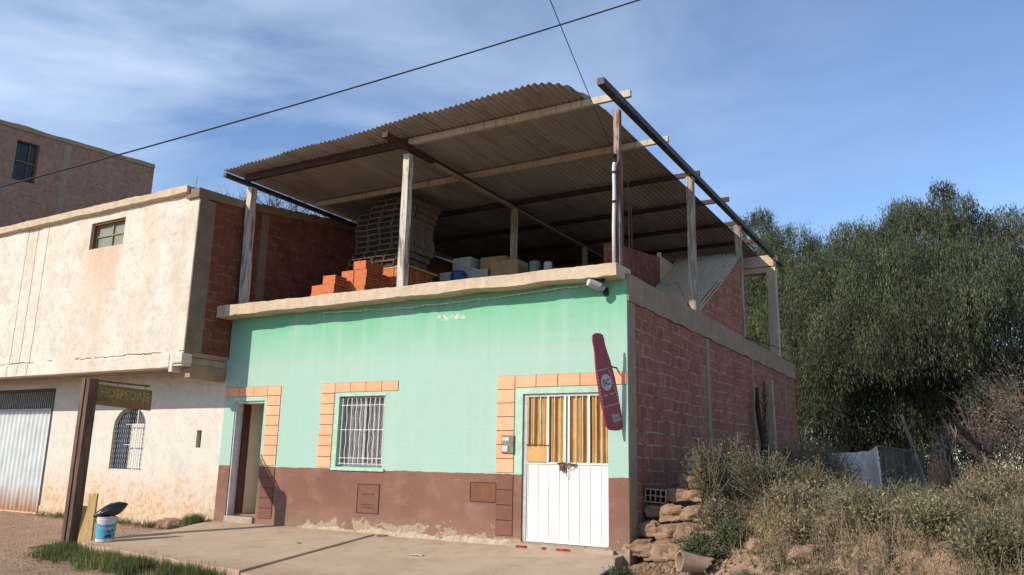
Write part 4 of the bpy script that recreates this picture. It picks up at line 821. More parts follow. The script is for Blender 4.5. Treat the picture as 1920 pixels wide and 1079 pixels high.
# base of new terracotta bricks under and in front of it
G = 'orange terracotta bricks stacked on the terrace'
def tblock(xend, y0, nlen, ndep, nz, desc, skip=()):
    for r in range(nz):
        for k in range(nlen):
            for d in range(ndep):
                if (k > 0 and d > 0) or (k, d, r) in skip: continue
                nm = ('%s from right' % ORD[k]) if d == 0 else ('%s back on right end' % ORD[d])
                place(low, xend - .167 - k * .345 + random.uniform(-.03, .03), y0 + .093 + d * .195 + random.uniform(-.01, .01), 4.14 + r * .184, math.pi / 2 + random.uniform(-.05, .05), 'terracotta brick %s, %s row of %s' % (nm, ORD[r], desc), G)
tblock(-5.98, 2.10, 4, 5, 7, 'block under grey bricks')
tblock(-6.42, 1.25, 3, 4, 7, 'highest sunlit pile', ((1, 0, 6), (2, 0, 6), (2, 0, 5), (0, 3, 6)))
tblock(-6.86, .80, 2, 2, 5, 'lowest sunlit pile', ((1, 0, 4),))
tblock(-7.46, 1.2, 1, 1, 4, 'rear left sunlit pile', ())
mb = MB(); mb.box(-7.42, -5.95, 2.08, 3.25, 5.43, 5.475); o = obj('pallet_board', mb, 'plank'); tag(o, 'pale plank layer between the terracotta base and the tall grey brick stack', 'plank')
# work table and boxes
fwd = lambda x, y, z: (4.537 + (x - 4.537) * 1.11, -11.378 + (y + 11.378) * 1.11, 1.35 + (z - 1.35) * 1.11)
TB = thing('work_table', 'rough plank table behind the parapet carrying cartons and tins', 'table', (-4.9, 4.1, 4.13)); mb = MB(); mb.box(-6.4, -3.0, 3.55, 4.75, 5.24, 5.30); obj('table_top', mb, 'plank', TB)
for x in (-6.3, -3.1):
    for y in (3.65, 4.65): mb = MB(); mb.box(x - .04, x + .04, y - .04, y + .04, 4.13, 5.24); obj('leg', mb, 'plank', TB)
def carton(x0, x1, y0, y1, z0, z1, m_, label, rz=0, flap=True):
    x0, y0, z0 = fwd(x0, y0, z0); x1, y1, z1 = fwd(x1, y1, z1)
    T = thing('carton', label, 'box', ((x0 + x1) / 2, (y0 + y1) / 2, z0), 'boxes stacked on the terrace table'); mb = MB(); cx_, cy_ = (x0 + x1) / 2, (y0 + y1) / 2; hx, hy = (x1 - x0) / 2, (y1 - y0) / 2
    mb.box(cx_ - hx, cx_ + hx, cy_ - hy, cy_ + hy, z0, z1); body = obj('body', mb, m_, T, bevel=.006)
    mb = MB(); mb.box(cx_ - .025, cx_ + .025, cy_ - hy - .001, cy_ + hy + .001, z1 - .08, z1 + .001); obj('tape', mb, 'plank' if m_ == 'card' else 'bucket', T); T.rotation_euler = (0, 0, rz); return T
carton(-5.17, -4.78, 2.2, 2.6, 4.92, 5.22, 'whitebox', 'white carton partly behind the blue drum, lowest on the left of the terrace table'); carton(-4.62, -4.05, 2.35, 2.8, 4.92, 5.24, 'whitebox', 'wide white carton right of the blue drum, under the upper white box'); carton(-4.98, -4.52, 2.4, 2.8, 5.24, 5.56, 'whitebox', 'white carton stacked on top of the others, highest of the white ones')
carton(-4.40, -3.78, 2.6, 3.05, 5.25, 5.56, 'card', 'large brown cardboard box right of the topmost white carton', .06); carton(-3.95, -3.30, 2.3, 2.75, 4.92, 5.36, 'card', 'brown cardboard box just left of the inner roof post')
def drum(x, y, z, r_, h, m_, nm, label, cat):
    x, y, z = fwd(x, y, z); r_ *= 1.1; h *= 1.1
    mb = MB(); mb.tube([(x, y, z), (x, y, z + h * .04), (x, y, z + h * .9), (x, y, z + h)], [r_ * .93, r_, r_, r_ * .9], 20); T = thing(nm, label, cat, (x, y, z)); obj('body', mb, m_, T, smooth=False); mb = MB(); mb.tube([(x, y, z + h), (x, y, z + h + .02)], r_ * .75, 16); obj('lid', mb, 'cable' if m_ != 'bluebox' else m_, T)
drum(-4.68, 2.2, 4.92, .17, .27, 'bluebox', 'plastic_drum', 'blue plastic drum between white cartons behind the parapet', 'drum'); drum(-2.95, 2.4, 4.92, .12, .36, 'greybox', 'paint_tin', 'grey green tin right of the inner roof post, taller of the two', 'tin'); drum(-2.62, 2.35, 4.92, .09, .30, 'whitebox', 'paint_tin', 'small pale tin at the right end of the terrace table', 'tin')
mb = MB(); mb.tube([(-6.2, 3.4, 6.0), (-4.9, 3.6, 5.5)], .02, 8); o = obj('metal_rod', mb, 'frame_metal'); tag(o, 'thin pale rod slanting down from the tall brick stack above the boxes', 'rod')

# ================================================================== CABLES
def cable(a, b, sag, r_, label, n=40, ext=0):
    a, b = Vector(a), Vector(b); mb = MB(); mb.tube([a.lerp(b, t) - Vector((0, 0, sag * 4 * t * (1 - t))) for t in np.linspace(0, 1, n)], r_, 6); o = obj('power_cable', mb, 'cable'); tag(o, label, 'cable', 'overhead cables'); return o
A = Vector((-18.4, -.43, 8.45)); Bc = Vector((-2.36, 7.52, 13.87)); d_ = Bc - A
cable(A - d_ * .5 + Vector((0, 0, .33)), Bc + d_ * .35 + Vector((0, 0, .33)), .45, .021, 'thick black overhead cable sweeping from the left edge up across the whole street front')
cable((1.28, -6.35, 6.62), (-.145, -.10, 6.19), .05, .006, 'thin black drop cable coming down steeply to the white conduit on the corner post')

# ================================================================== RIGHT SIDE OBJECTS
def rock(x, y, z, sx, sy, sz, label, seed, rz=0):
    bm = bmesh.new(); bmesh.ops.create_cube(bm, size=2); bmesh.ops.subdivide_edges(bm, edges=bm.edges, cuts=9, use_grid_fill=True)
    for v in bm.verts:
        p = v.co; l = max(abs(p.x), abs(p.y), abs(p.z)); s = p.normalized() * 1.25; p = p.lerp(s, .42); q = 1 + .30 * mnoise.noise(p * 1.1 + Vector((seed, 0, 0))) + .09 * mnoise.noise(p * 2.5 + Vector((seed, 5, 0))) + .05 * mnoise.noise(p * 9 + Vector((seed, 5, 0)))
        v.co = Vector((p.x * sx * q, p.y * sy * q, p.z * sz * q)) 
    me = bpy.data.meshes.new('adobe_block'); bm.to_mesh(me); bm.free(); o = obj('adobe_block', me, 'stone', None, smooth=False); o.location = (x, y, z); o.rotation_euler = (random.uniform(-.15, .15), random.uniform(-.15, .15), rz); tag(o, label, 'rubble block', 'crumbling adobe blocks beside the house corner'); return o
rows_ = [(.10, .20, .10, .17, 'at the very foot of the house corner'), (.42, .22, .06, .20, 'in the bottom row, second from the house corner'), (.80, .12, .08, .18, 'in the bottom row, third from the house corner'),
         (.16, .42, .36, .15, 'in the second row, against the house corner'), (.48, .38, .32, .17, 'in the second row, second from the corner'), (.82, .30, .34, .17, 'in the second row, third from the corner'), (1.15, .15, .30, .16, 'in the second row, at the bush'),
         (.15, .70, .60, .13, 'in the third row, touching the brick wall'), (.46, .62, .58, .17, 'in the third row, jutting forward'), (.80, .55, .60, .15, 'in the third row, half under the bush'),
         (.42, .92, .84, .15, 'in the fourth row under the leaves'), (.72, .85, .84, .13, 'in the fourth row further from the wall'), (.55, 1.15, 1.05, .14, 'topmost of the crumbling wall')]
for i, (x, y, z, s, lb_) in enumerate(rows_): rock(x, y, z, s * 1.12, s * .9, s * .66, 'tan adobe block ' + lb_, i * 3.7, random.uniform(-.3, .3))
for i, (x, y, s, lb_) in enumerate(((1.95, -.3, .12, 'pinkish earth lump low among the weeds, nearest the broken pipe'), (2.6, -.8, .15, 'pinkish earth lump in the weeds at the bottom of the bank'), (3.0, 3.9, .2, 'pale lump on the bare patch beyond the weeds'), (-8.95, -3.45, .10, 'dark stone at the left of the signpost foot'), (-9.2, -3.2, .07, 'small stone left of the signpost'), (-9.8, -.25, .2, 'grey rubble lump against the white wall beside the green house'), (-4.55, -.08, .09, 'plaster lump fallen at the wall foot by the slab joint'))):
    o = rock(x, y, gz(x, y) + (s * .3 if x > -6 else s * .25) + (.1 if x == -4.55 else 0), s * 1.3, s, s * .6, lb_, 50 + i * 2.2, random.random()); o['group'] = 'loose lumps and stones'
lat = obj('lattice_brick', brick_mesh(.33, .2, .2, 4, 2, .014, 'b', .1), ['clay', 'brickhole']); lat.location = (.16, .72, .73); lat.rotation_euler = (0, .05, .15); tag(lat, 'broken hollow brick showing its pale lattice end, wedged between adobe blocks and side wall', 'brick')
# broken clay pipe
mb = MB(); n = 28; P0 = Vector((.99, -.74, .07)); P1 = Vector((1.27, -.50, .02)); d_ = (P1 - P0).normalized(); s_ = d_.cross(Vector((0, 0, 1))).normalized(); u_ = s_.cross(d_); vs = []; m_ = 6
for k in (0, 1):
    for j in range(m_ + 1):
        t = j / m_; r_ = (.135 - .035 * t) - .018 * k
        for i in range(n): a = 2 * math.pi * i / n; tt = t * (1 + (.28 * mnoise.noise((i * .5, 3, 0)) + .25 * math.sin(a) if j == m_ else 0)); vs.append(P0.lerp(P1, tt) + s_ * r_ * math.cos(a) + u_ * r_ * math.sin(a))
fs = []
for k in (0, 1):
    o0 = k * (m_ + 1) * n
    for j in range(m_): fs += [(o0 + j * n + i, o0 + j * n + (i + 1) % n, o0 + (j + 1) * n + (i + 1) % n, o0 + (j + 1) * n + i) for i in range(n)]
for j in (0, m_): fs += [(j * n + i, j * n + (i + 1) % n, (m_ + 1) * n + j * n + (i + 1) % n, (m_ + 1) * n + j * n + i) for i in range(n)]
mb.add(vs, fs); o = obj('clay_pipe', mb, 'clay'); tag(o, 'broken tan clay pipe with its open mouth towards the street', 'pipe')
# concrete post and wired trunk standing by the side wall
mb = MB(); mb.bar((.22, 9.0, .4), (.13, 9.2, 3.42), .15, .17); o = obj('concrete_post', mb, 'concrete', bevel=.01); tag(o, 'pale concrete post standing against the brick side wall above the bushes', 'post')
mb = MB(); mb.tube([(.28, 7.9, .5), (.22, 7.9, 1.8), (.14, 7.75, 2.6), (.16, 7.7, 3.1)], [.09, .08, .06, .03], 8)
for i in range(14): z = 1.4 + i * .12; a = random.uniform(0, 6); mb.tube([(.22, 7.85, z), (.22 + .12 * math.cos(a), 7.85 + .2 * math.sin(a), z + .12), (.22 + .05 * math.cos(a + 1), 7.85 + .3 * math.sin(a + 1), z - .05)], .014, 4)
o = obj('dead_trunk', mb, 'bark'); tag(o, 'dark bare trunk wrapped in twisted wire, left of the concrete post', 'trunk')
# fence corner, tarp, leaning pole
FN = thing('board_fence', 'old grey upright board fence in the shade of the big tree', 'fence', (2.4, 15, .7)); mb = MB(); n = 13
for i in range(n):
    x0 = 1.98 + i * .085; y0 = 15 + i * .02; mb.box(x0, x0 + .075, y0, y0 + .025, .6, 1.93 - .015 * i + random.uniform(-.04, .04))
obj('boards', mb, 'fence', FN); mb = MB(); mb.bar((1.9, 14.95, 1.95), (3.35, 15.3, 1.70), .05, .05); obj('rail', mb, 'fence', FN); mb = MB(); mb.bar((3.12, 15.25, .6), (3.12, 15.25, 1.75), .07, .07); obj('fence_post', mb, 'fence', FN)
mb = MB(); n, m_ = 40, 12; vs = []
for j in range(m_ + 1):
    for i in range(n + 1):
        u, v = i / n, j / m_; x = .15 + 1.55 * u; top = 1.74 + .10 * u + (.18 * max(0, u - .8) / .2) - .10 * math.sin(u * 9) ** 2 * .3; z = .55 + (top - .55) * (1 - v); y = 17.4 + .13 * math.sin(u * 23 + v * 1.5) * (1 - .3 * v) + .06 * math.sin(u * 57 + 2 * v) + .07 * mnoise.noise((u * 6, v * 4, 2)) - .12 * v; vs.append((x + (.1 * v if u > .9 else 0), y, z))
mb.add(vs, [(j * (n + 1) + i, j * (n + 1) + i + 1, (j + 1) * (n + 1) + i + 1, (j + 1) * (n + 1) + i) for j in range(m_) for i in range(n)]); o = obj('hanging_tarp', mb, 'tarp', smooth=True, fix=False); o.modifiers.new('thickness', 'SOLIDIFY').thickness = .004; tag(o, 'white plastic tarp hanging in folds left of the board fence', 'tarp')
mb = MB(); mb.tube([(3.2, 14.6, .7), (2.68, 14.6, 2.82)], [.05, .045], 8); o = obj('leaning_pole', mb, 'post_g'); tag(o, 'pale wooden pole leaning left in front of the board fence', 'pole')

# ================================================================== VEGETATION
def quads(name, C_, A_, B_, mat, parent=None):
    """leaf quads: centre, half-length vector, half-width vector (numpy n x 3)"""
    n = len(C_); V = np.empty((n, 4, 3)); V[:, 0] = C_ - A_; V[:, 1] = C_ + B_ - A_ * .1; V[:, 2] = C_ + A_; V[:, 3] = C_ - B_ - A_ * .1
    me = bpy.data.meshes.new(name); me.vertices.add(n * 4); me.vertices.foreach_set('co', V.reshape(-1)); me.loops.add(n * 4); me.loops.foreach_set('vertex_index', np.arange(n * 4, dtype=np.int32))
    me.polygons.add(n); me.polygons.foreach_set('loop_start', np.arange(0, n * 4, 4, dtype=np.int32)); me.polygons.foreach_set('loop_total', np.full(n, 4, dtype=np.int32)); me.update(calc_edges=True)
    return obj(name, me, mat, parent, fix=False)
def unit(v): return v / np.maximum(np.linalg.norm(v, axis=-1, keepdims=True), 1e-6)
def rdir(n): return unit(rng.normal(size=(n, 3)))
def limb(mb, a, b, r0, r1, n=5, wig=.1):
    a, b = Vector(a), Vector(b); L_ = (b - a).length; pts = [a.lerp(b, t) + Vector((random.uniform(-1, 1), random.uniform(-1, 1), random.uniform(-.5, .5))) * wig * L_ * (0 if t in (0, 1) else 1) * .5 for t in [i / n for i in range(n + 1)]]
    mb.tube(pts, [r0 + (r1 - r0) * i / n for i in range(n + 1)], 7); return pts
def weeping_tree(label, base, clumps, nstr, leafn, mat, group, lsz=.036, trunk=None, slen=(.6, 1.6)):
    T = thing('pepper_tree', label, 'tree', base, group); mb = MB(); b = Vector(base); fork = b + Vector((0, 0, 2.4)); mb.tube([b - Vector((0, 0, .3)), b + Vector((.1, 0, 1.2)), fork], [.5, .38, .33], 10)
    for (c, r_) in clumps:
        if random.random() < .75: p = limb(mb, fork, c, .22, .05, 6, .25); 
        for k in range(4): q = Vector(c) + Vector(rng.normal(size=3) * r_ * .5); limb(mb, c, q, .05, .012, 3, .2)
    obj('trunk', mb, 'bark', T, smooth=True)
    Cs, As, Bs = [], [], []
    wts = np.array([c[1] ** 2 for c in clumps]); wts = wts / wts.sum()
    for (c, r_), w_ in zip(clumps, wts):
        n = int(nstr * w_); d = rdir(n); d[:, 2] = d[:, 2] * .85 + .15; rad = r_ * np.where(rng.uniform(size=n) < .07, rng.uniform(1.0, 1.28, n), rng.uniform(.45, 1.05, n) ** .6)
        S = np.array(c) + d * rad[:, None] * np.array([1, 1, .85]); Ls = rng.uniform(*slen, n) * (.4 + .5 * r_ / 2)
        outw = np.stack([d[:, 0], d[:, 1], np.zeros(n)], 1) * .35 + rng.normal(size=(n, 3)) * .12
        for k in range(leafn):
            t = (k + rng.uniform(0, 1, n)) / leafn; P = S + outw * (Ls * np.sqrt(t) * .5)[:, None]; P[:, 2] -= Ls * t ** 1.2 - .12
            P += rng.normal(size=(n, 3)) * .05; a = rng.normal(size=(n, 3)) * .27; a[:, 2] -= 1.0; a = unit(a); bb_ = unit(np.cross(a, rng.normal(size=(n, 3)))); s = lsz * rng.uniform(.5, 1.6, n)[:, None]
            Cs.append(P); As.append(a * s * 1.75); Bs.append(bb_ * s * .30)
    quads('crown', np.concatenate(Cs), np.concatenate(As), np.concatenate(Bs), mat, T); return T
cl = [((3.3, 23, 9.9), 2.0), ((1.6, 22.5, 9.3), 1.7), ((5.3, 23.5, 9.2), 1.8), ((.2, 22.5, 8.0), 1.7), ((2.4, 21, 8.2), 2.0), ((4.6, 21.5, 8.0), 2.0), ((6.9, 24, 8.1), 1.7), ((-.6, 22.5, 6.2), 1.8), ((1.4, 20.6, 6.3), 2.0), ((3.6, 20, 6.2), 2.1), ((5.8, 21.5, 6.1), 2.0),
      ((7.6, 25, 6.6), 1.3), ((-.9, 22.5, 4.2), 1.7), ((1.0, 23.6, 4.0), 1.8), ((3.0, 23.2, 3.9), 1.9), ((5.0, 23.6, 3.9), 1.8), ((6.6, 24, 4.4), 1.3), ((-1.0, 24, 9.4), 1.1), ((-1.9, 24, 7.6), 1.3), ((5.0, 20.0, 3.9), .7), ((.2, 20.8, 5.2), 1.2), ((2.2, 19.0, 5.4), 1.0), ((4.6, 19.2, 6.9), 1.1), ((3.0, 20.2, 7.6), 1.0),
      ((2.9, 23.3, 11.2), .9), ((4.5, 23.2, 11.0), 1.0), ((6.2, 23.4, 10.4), .9), ((.8, 22.8, 10.4), .9), ((4.2, 23.2, 12.1), .45), ((7.6, 24, 9.3), .8), ((8.6, 24.5, 7.8), .8), ((-.8, 22.8, 9.0), .8), ((2.5, 24.5, 6), 2.4), ((4.5, 25, 4.5), 2.4), ((1, 25, 3.5), 2.2), ((3, 25, 2.2), 2), ((6, 25, 2.6), 1.6), ((-1.5, 26.5, 2.6), 2.0), ((-1, 27, 1.6), 1.6), ((1.2, 27, 1.6), 1.6)]
weeping_tree('huge dark drooping evergreen tree towering right of the house, behind the board fence', (3.2, 23.5, .7), cl, 52000, 13, 'leaf', 'trees behind the house')
cl2 = [((-4.6, 28, 12.2), 1.6), ((-2.6, 28, 11.6), 1.5), ((-5.8, 28.5, 10.4), 2), ((-3.5, 27, 9.8), 2.0), ((-1.5, 27, 9.3), 1.6), ((-5, 27, 7.4), 2.2), ((-2.6, 26, 7.0), 2.1), ((-.8, 26.5, 6.2), 1.8), ((-4.8, 26.5, 5), 2.1), ((-2.6, 26, 4.4), 2), ((-1.4, 27.5, 11.2), .7), ((-3.9, 28, 13.4), .55), ((-.6, 28, 10.6), .6)]
weeping_tree('brighter green tree seen behind the rear posts of the terrace, left of the huge one', (-3.5, 28, .7), cl2, 18000, 12, 'leaf2', 'trees behind the house')

# bare trees and bushes over the left wall
def bare_tree(label, base, h, spread, n, group=None, r0=.09, mat='twig_d', depth=3, name='bare_tree', cat='tree'):
    T = thing(name, label, cat, base, group); mb = MB()
    def grow(p, d, L_, r_, lev):
        q = p + d * L_; m_ = p.lerp(q, .5) + Vector(rng.normal(size=3)) * L_ * .06; mb.tube([p, m_, q], [r_, r_ * .8, r_ * .6], 5 if lev > 1 else 4, cap=False)
        if lev == 0: return
        for k in range(n):
            dd = (d + Vector(rng.normal(size=3)) * spread + Vector((0, 0, .12))).normalized(); grow(p.lerp(q, random.uniform(.45, 1)), dd, L_ * random.uniform(.5, .85), r_ * .55, lev - 1)
    grow(Vector(base), Vector((0, 0, 1)), h, r0, depth); obj('branches', mb, mat, T, fix=False); return T
def twig_crown(label, base, c, rx, ry, rz, n):
    T = thing('bare_tree', label, 'tree', base, 'leafless trees over the brick wall'); mb = MB(); b = Vector(base); c = Vector(c); mb.tube([b, b.lerp(c, .5) + Vector((.2, 0, 0)), c - Vector((0, 0, rz))], [.22, .17, .12], 8, cap=False)
    for i in range(n):
        d = Vector(rng.normal(size=3)); d.normalize(); d.z = abs(d.z) * .9 + .1; tip = c + Vector((d.x * rx, d.y * ry, (d.z * 2 - 1) * rz * random.uniform(.6, 1.05))) * 1.0
        st = c + Vector((d.x * rx * .3, d.y * ry * .3, -rz)); mid = st.lerp(tip, .5) + Vector(rng.normal(size=3)) * .25; mb.tube([st, mid, tip], [.035, .022, .009], 4, cap=False)
        for k in range(7):
            t = random.uniform(.35, 1); p = st.lerp(mid, t * 2) if t < .5 else mid.lerp(tip, t * 2 - 1); q = p + Vector((random.gauss(0, .35), random.gauss(0, .35), abs(random.gauss(.25, .25)))); mb.tube([p, p.lerp(q, .5) + Vector(rng.normal(size=3)) * .05, q], [.013, .010, .005], 3, cap=False)
    obj('branches', mb, 'twig_d', T, fix=False)
twig_crown('leafless twiggy tree peeking over the corner of the white building', (-25.2, 12, 0), (-25.2, 12, 12.2), 2.6, 2, 1.25, 60)
twig_crown('leafless twiggy tree showing in the gap between brick wall and roof, nearer the corner post', (-21.3, 12, 0), (-21.3, 12, 11.4), 2.4, 2, 1.3, 90)
twig_crown('leafless twiggy tree showing at the narrow end of the gap under the roof', (-17.6, 12, 0), (-17.6, 12, 10.2), 2.2, 2, 1.2, 90)
def shrub(label, x, y, h, w_, nst, nleaf, mat, group='shrubs and weeds on the bank', name='shrub', lsz=.0145, stem='twig', cat='shrub', up=.8, leafstart=.25, z=None, tips=None):
    z = gz(x, y) - .03 if z is None else z; T = thing(name, label, cat, (x, y, z), group); mb = MB(); Cs, As, Bs = [], [], []
    for i in range(nst):
        a = random.uniform(0, 6.283); lean = random.uniform(.05, 1) ** .7 * w_; hh = h * random.uniform(.55, 1.05) * (1 - .35 * (lean / w_) ** 2); p0 = Vector((x + random.uniform(-.12, .12) * w_, y + random.uniform(-.12, .12) * w_, z))
        p2 = p0 + Vector((math.cos(a) * lean, math.sin(a) * lean, hh)); p1 = p0.lerp(p2, .5) + Vector((-math.cos(a) * lean * .15, -math.sin(a) * lean * .15, hh * .08)); 
        mb.tube([p0, p1, p2], [.010, .007, .0035], 4, cap=False)
        k = int(nleaf * random.choice((.25, .7, 1, 1.3))); t = rng.uniform(leafstart, 1.0, k); A0, A1, A2 = np.array(p0), np.array(p1), np.array(p2); P = ((1 - t) ** 2)[:, None] * A0 + (2 * t * (1 - t))[:, None] * (2 * A1 - .5 * (A0 + A2)) + (t ** 2)[:, None] * A2
        P += rng.normal(size=(k, 3)) * .055 * (h / 1.0) ** .5; d = rdir(k) + np.array([math.cos(a) * .3, math.sin(a) * .3, up]); d = unit(d); s = lsz * rng.uniform(.6, 1.5, k)[:, None]; Cs.append(P); As.append(d * s * 1.5); Bs.append(unit(np.cross(d, rng.normal(size=(k, 3)))) * s * .45)
    obj('stems', mb, stem, T, fix=False); quads('leaves', np.concatenate(Cs), np.concatenate(As), np.concatenate(Bs), mat, T); return T
S = [ # x, y, height, width, stems, leaves/stem, mat, words
 (.95, .9, 1.22, .45, 55, 44, 'shrub', 'olive bush on the adobe blocks, closest to the house corner'),
 (1.05, 1.9, 1.22, .5, 60, 44, 'shrub', 'tall olive bush with upright tips against the brick side wall'),
 (1.25, .25, .62, .42, 50, 40, 'shrubd', 'dry straw coloured bush just above the green clump'),
 (1.15, -.25, .50, .36, 60, 50, 'shrubg', 'dark green leafy clump just behind the broken clay pipe'),
 (1.55, -.1, .42, .34, 50, 45, 'shrubg', 'dark green low clump right of the one behind the pipe'),
 (1.75, .95, 1.05, .55, 60, 44, 'shrub', 'broad olive bush in the middle of the bank'),
 (1.55, 3.4, 1.15, .55, 55, 44, 'shrub', 'pale olive bush in front of the leaning concrete post'),
 (2.1, 2.5, .85, .5, 55, 42, 'shrub', 'yellow tipped bush below the far corner of the house'),
 (2.25, .35, .55, .5, 55, 40, 'shrubd', 'dry grey brown weeds low in the middle of the bank'),
 (2.6, 1.4, .50, .5, 55, 42, 'shrub', 'olive weeds left of the bare dirt patch'),
 (1.9, 5.2, 1.3, .45, 45, 40, 'shrub', 'tall loose bush standing out against the dark tree beyond the house end'),
 (2.3, 4.3, .72, .6, 55, 44, 'shrubd', 'grey feathery bush in front of the white tarp'),
 (2.55, -.55, .45, .45, 50, 38, 'shrubd', 'dry weeds by the pinkish earth lumps at the bottom of the photo'),
 (3.15, .6, .48, .55, 60, 40, 'shrub', 'olive weeds beneath the bare dirt patch'),
 (3.25, -.7, .62, .5, 60, 42, 'shrub', 'yellowish weeds at the bottom edge, right of the earth lumps'),
 (3.75, .3, .60, .5, 60, 42, 'shrubg', 'greener weeds low at the right'),
 (4.0, -1.2, .60, .5, 60, 42, 'shrub', 'yellow green weeds in the bottom right of the photo'),
 (4.45, .1, .62, .5, 60, 40, 'shrubd', 'dry brown weeds close to the right edge'),
 (4.55, -2.0, .55, .45, 60, 42, 'shrub', 'nearest weeds in the very bottom right corner'),
 (3.65, 1.9, .42, .5, 55, 40, 'shrubd', 'straw coloured weeds right of the bare dirt patch'),
 (4.3, 1.8, .45, .5, 55, 40, 'shrub', 'olive weeds rising under the reddish bush'),
 (4.75, 3.2, 1.0, .6, 60, 44, 'shrubd', 'tall yellow dry bush at the right edge'),
 (4.55, 5.4, .62, .6, 55, 44, 'shrub', 'bushy growth under the bare sapling, right side'),
 (3.8, 4.6, .38, .5, 45, 40, 'shrub', 'small leafy weed right of the leaning pole'),
 (3.25, 7.5, .32, .6, 45, 34, 'shrub', 'weeds at the foot of the leaning pole'),
 (1.15, 7.0, 1.25, .5, 50, 40, 'shrub', 'thin bush around the concrete post'),
 (1.2, 11.5, 1.3, .7, 50, 40, 'shrubd', 'far weeds at the rear corner of the brick wall'),
 (2.9, -1.6, .38, .42, 50, 36, 'shrubd', 'short dry weeds on the slope at the bottom edge'),
 (3.6, -2.3, .42, .42, 50, 36, 'shrub', 'low weeds on the slope under the bottom right bushes'),
 (2.0, -1.2, .30, .35, 45, 34, 'shrubd', 'small dry tuft between the pipe and the earth lumps'),
 (.35, -1.25, .22, .25, 60, 40, 'shrubg', 'pale green weed cushion at the pavement end by the house corner'),
]
for (x, y, h, w_, ns, nl, mt__, lb_) in S: shrub(lb_, x, y, h, w_, int(ns * 1.5), int(nl * 1.9), mt__)
shrub('big reddish brown dry bush at the right edge before the sky', 6.3, 13.5, 3.9, 2.4, 330, 30, 'redshrub', 'dry bushes at the right edge', 'dry_bush', .024, 'twig_d', 'bush', .5, .3)
shrub('reddish thin bush left of the big reddish one, against the dark tree', 4.6, 13.5, 2.8, 1.5, 150, 16, 'redshrub', 'dry bushes at the right edge', 'dry_bush', .022, 'twig_d', 'bush', .5, .35)
bare_tree('slim pale leafless sapling in front of the dark tree at right', (3.9, 11, .6), .85, .62, 4, None, .03, 'post_g', 3, 'sapling', 'sapling')

# grass and ground cover
def blades(pts, hmin, hmax, w_, mat, name, label, spread=.03, per=10, lean=.5):
    P = np.repeat(np.array(pts), per, axis=0); n = len(P); P[:, :2] += rng.normal(size=(n, 2)) * spread; h = rng.uniform(hmin, hmax, n); d = rng.normal(size=(n, 3)) * lean * .5; d[:, 2] = 1; d = unit(d)
    P[:, 2] += h * .5; side = unit(np.cross(d, rng.normal(size=(n, 3)))); o = quads(name, P, d * h[:, None] * .55, side * w_, mat); tag(o, label, 'grass', None, 'stuff'); return o
pts = []
def strip(a, b, n, wd, edge=0):
    for i in range(n):
        t = random.random(); x = a[0] + (b[0] - a[0]) * t + random.gauss(0, .05); y = a[1] + (b[1] - a[1]) * t + random.gauss(0, wd)
        if mnoise.noise((x * 2.1, y * 2.1, 9)) > -.22: pts.append((x, y, gz(x, y) - .01))
strip((-8.4, -3.5), (-4.2, -3.95), 560, .24); strip((-7.3, -3.72), (-5.6, -3.92), 420, .13); strip((-5.3, -3.85), (-4.6, -4.0), 240, .1); strip((-8.7, -3.3), (-8.3, -3.4), 110, .10)
blades(pts, .03, .21, .0045, 'grass', 'grass', 'green grass growing thick along the front edge of the pavement', .035, 12)
blades([(p[0] + random.gauss(0, .12), p[1] + random.gauss(0, .12), gz(p[0], p[1]) - .01) for p in pts[::2]], .03, .15, .004, 'drygrass', 'dry_grass', 'dry yellow grass mixed along the front edge of the pavement', .07, 6, 1.1)
pts = []
strip((-14.8, -.22), (-10.2, -.3), 260, .1); strip((-10.3, -.25), (-9.0, -.28), 260, .10); strip((-8.9, -3.4), (-8.4, -3.3), 120, .08)
blades(pts, .04, .17, .004, 'grass', 'grass', 'patchy grass at the foot of the stained white wall', .03, 9)
pts = []
for i in range(60): x, y = random.gauss(-9.15, .14), random.gauss(-.28, .08); pts.append((x, y, gz(x, y)))
blades(pts, .12, .36, .006, 'grass', 'grass', 'bushy green clump of weeds in the corner where the white and green walls meet', .04, 26, .7)
pts = []
for i in range(2600):
    x, y = random.uniform(.3, 6.5), random.uniform(-3.6, 11)
    if gz(x, y) > .1 and mnoise.noise((x * .9, y * .9, 4)) > -.25 and not (2.7 < x < 3.5 and 2.6 < y < 5.5): pts.append((x, y, gz(x, y) - .01))
blades(pts, .05, .26, .004, 'drygrass', 'dry_grass', 'dry straw coloured grass and litter spread over the bank', .09, 16, 1.0)
pts = []
for i in range(500):
    x, y = random.uniform(.0, 2.6), random.uniform(-2.2, -.5)
    if mnoise.noise((x * 1.4, y * 1.4, 6)) > 0: pts.append((x, y, gz(x, y) - .005))
blades(pts, .03, .11, .004, 'drygrass', 'dry_grass', 'thin dry grass at the foot of the bank beside the pavement end', .05, 8, 1.0)
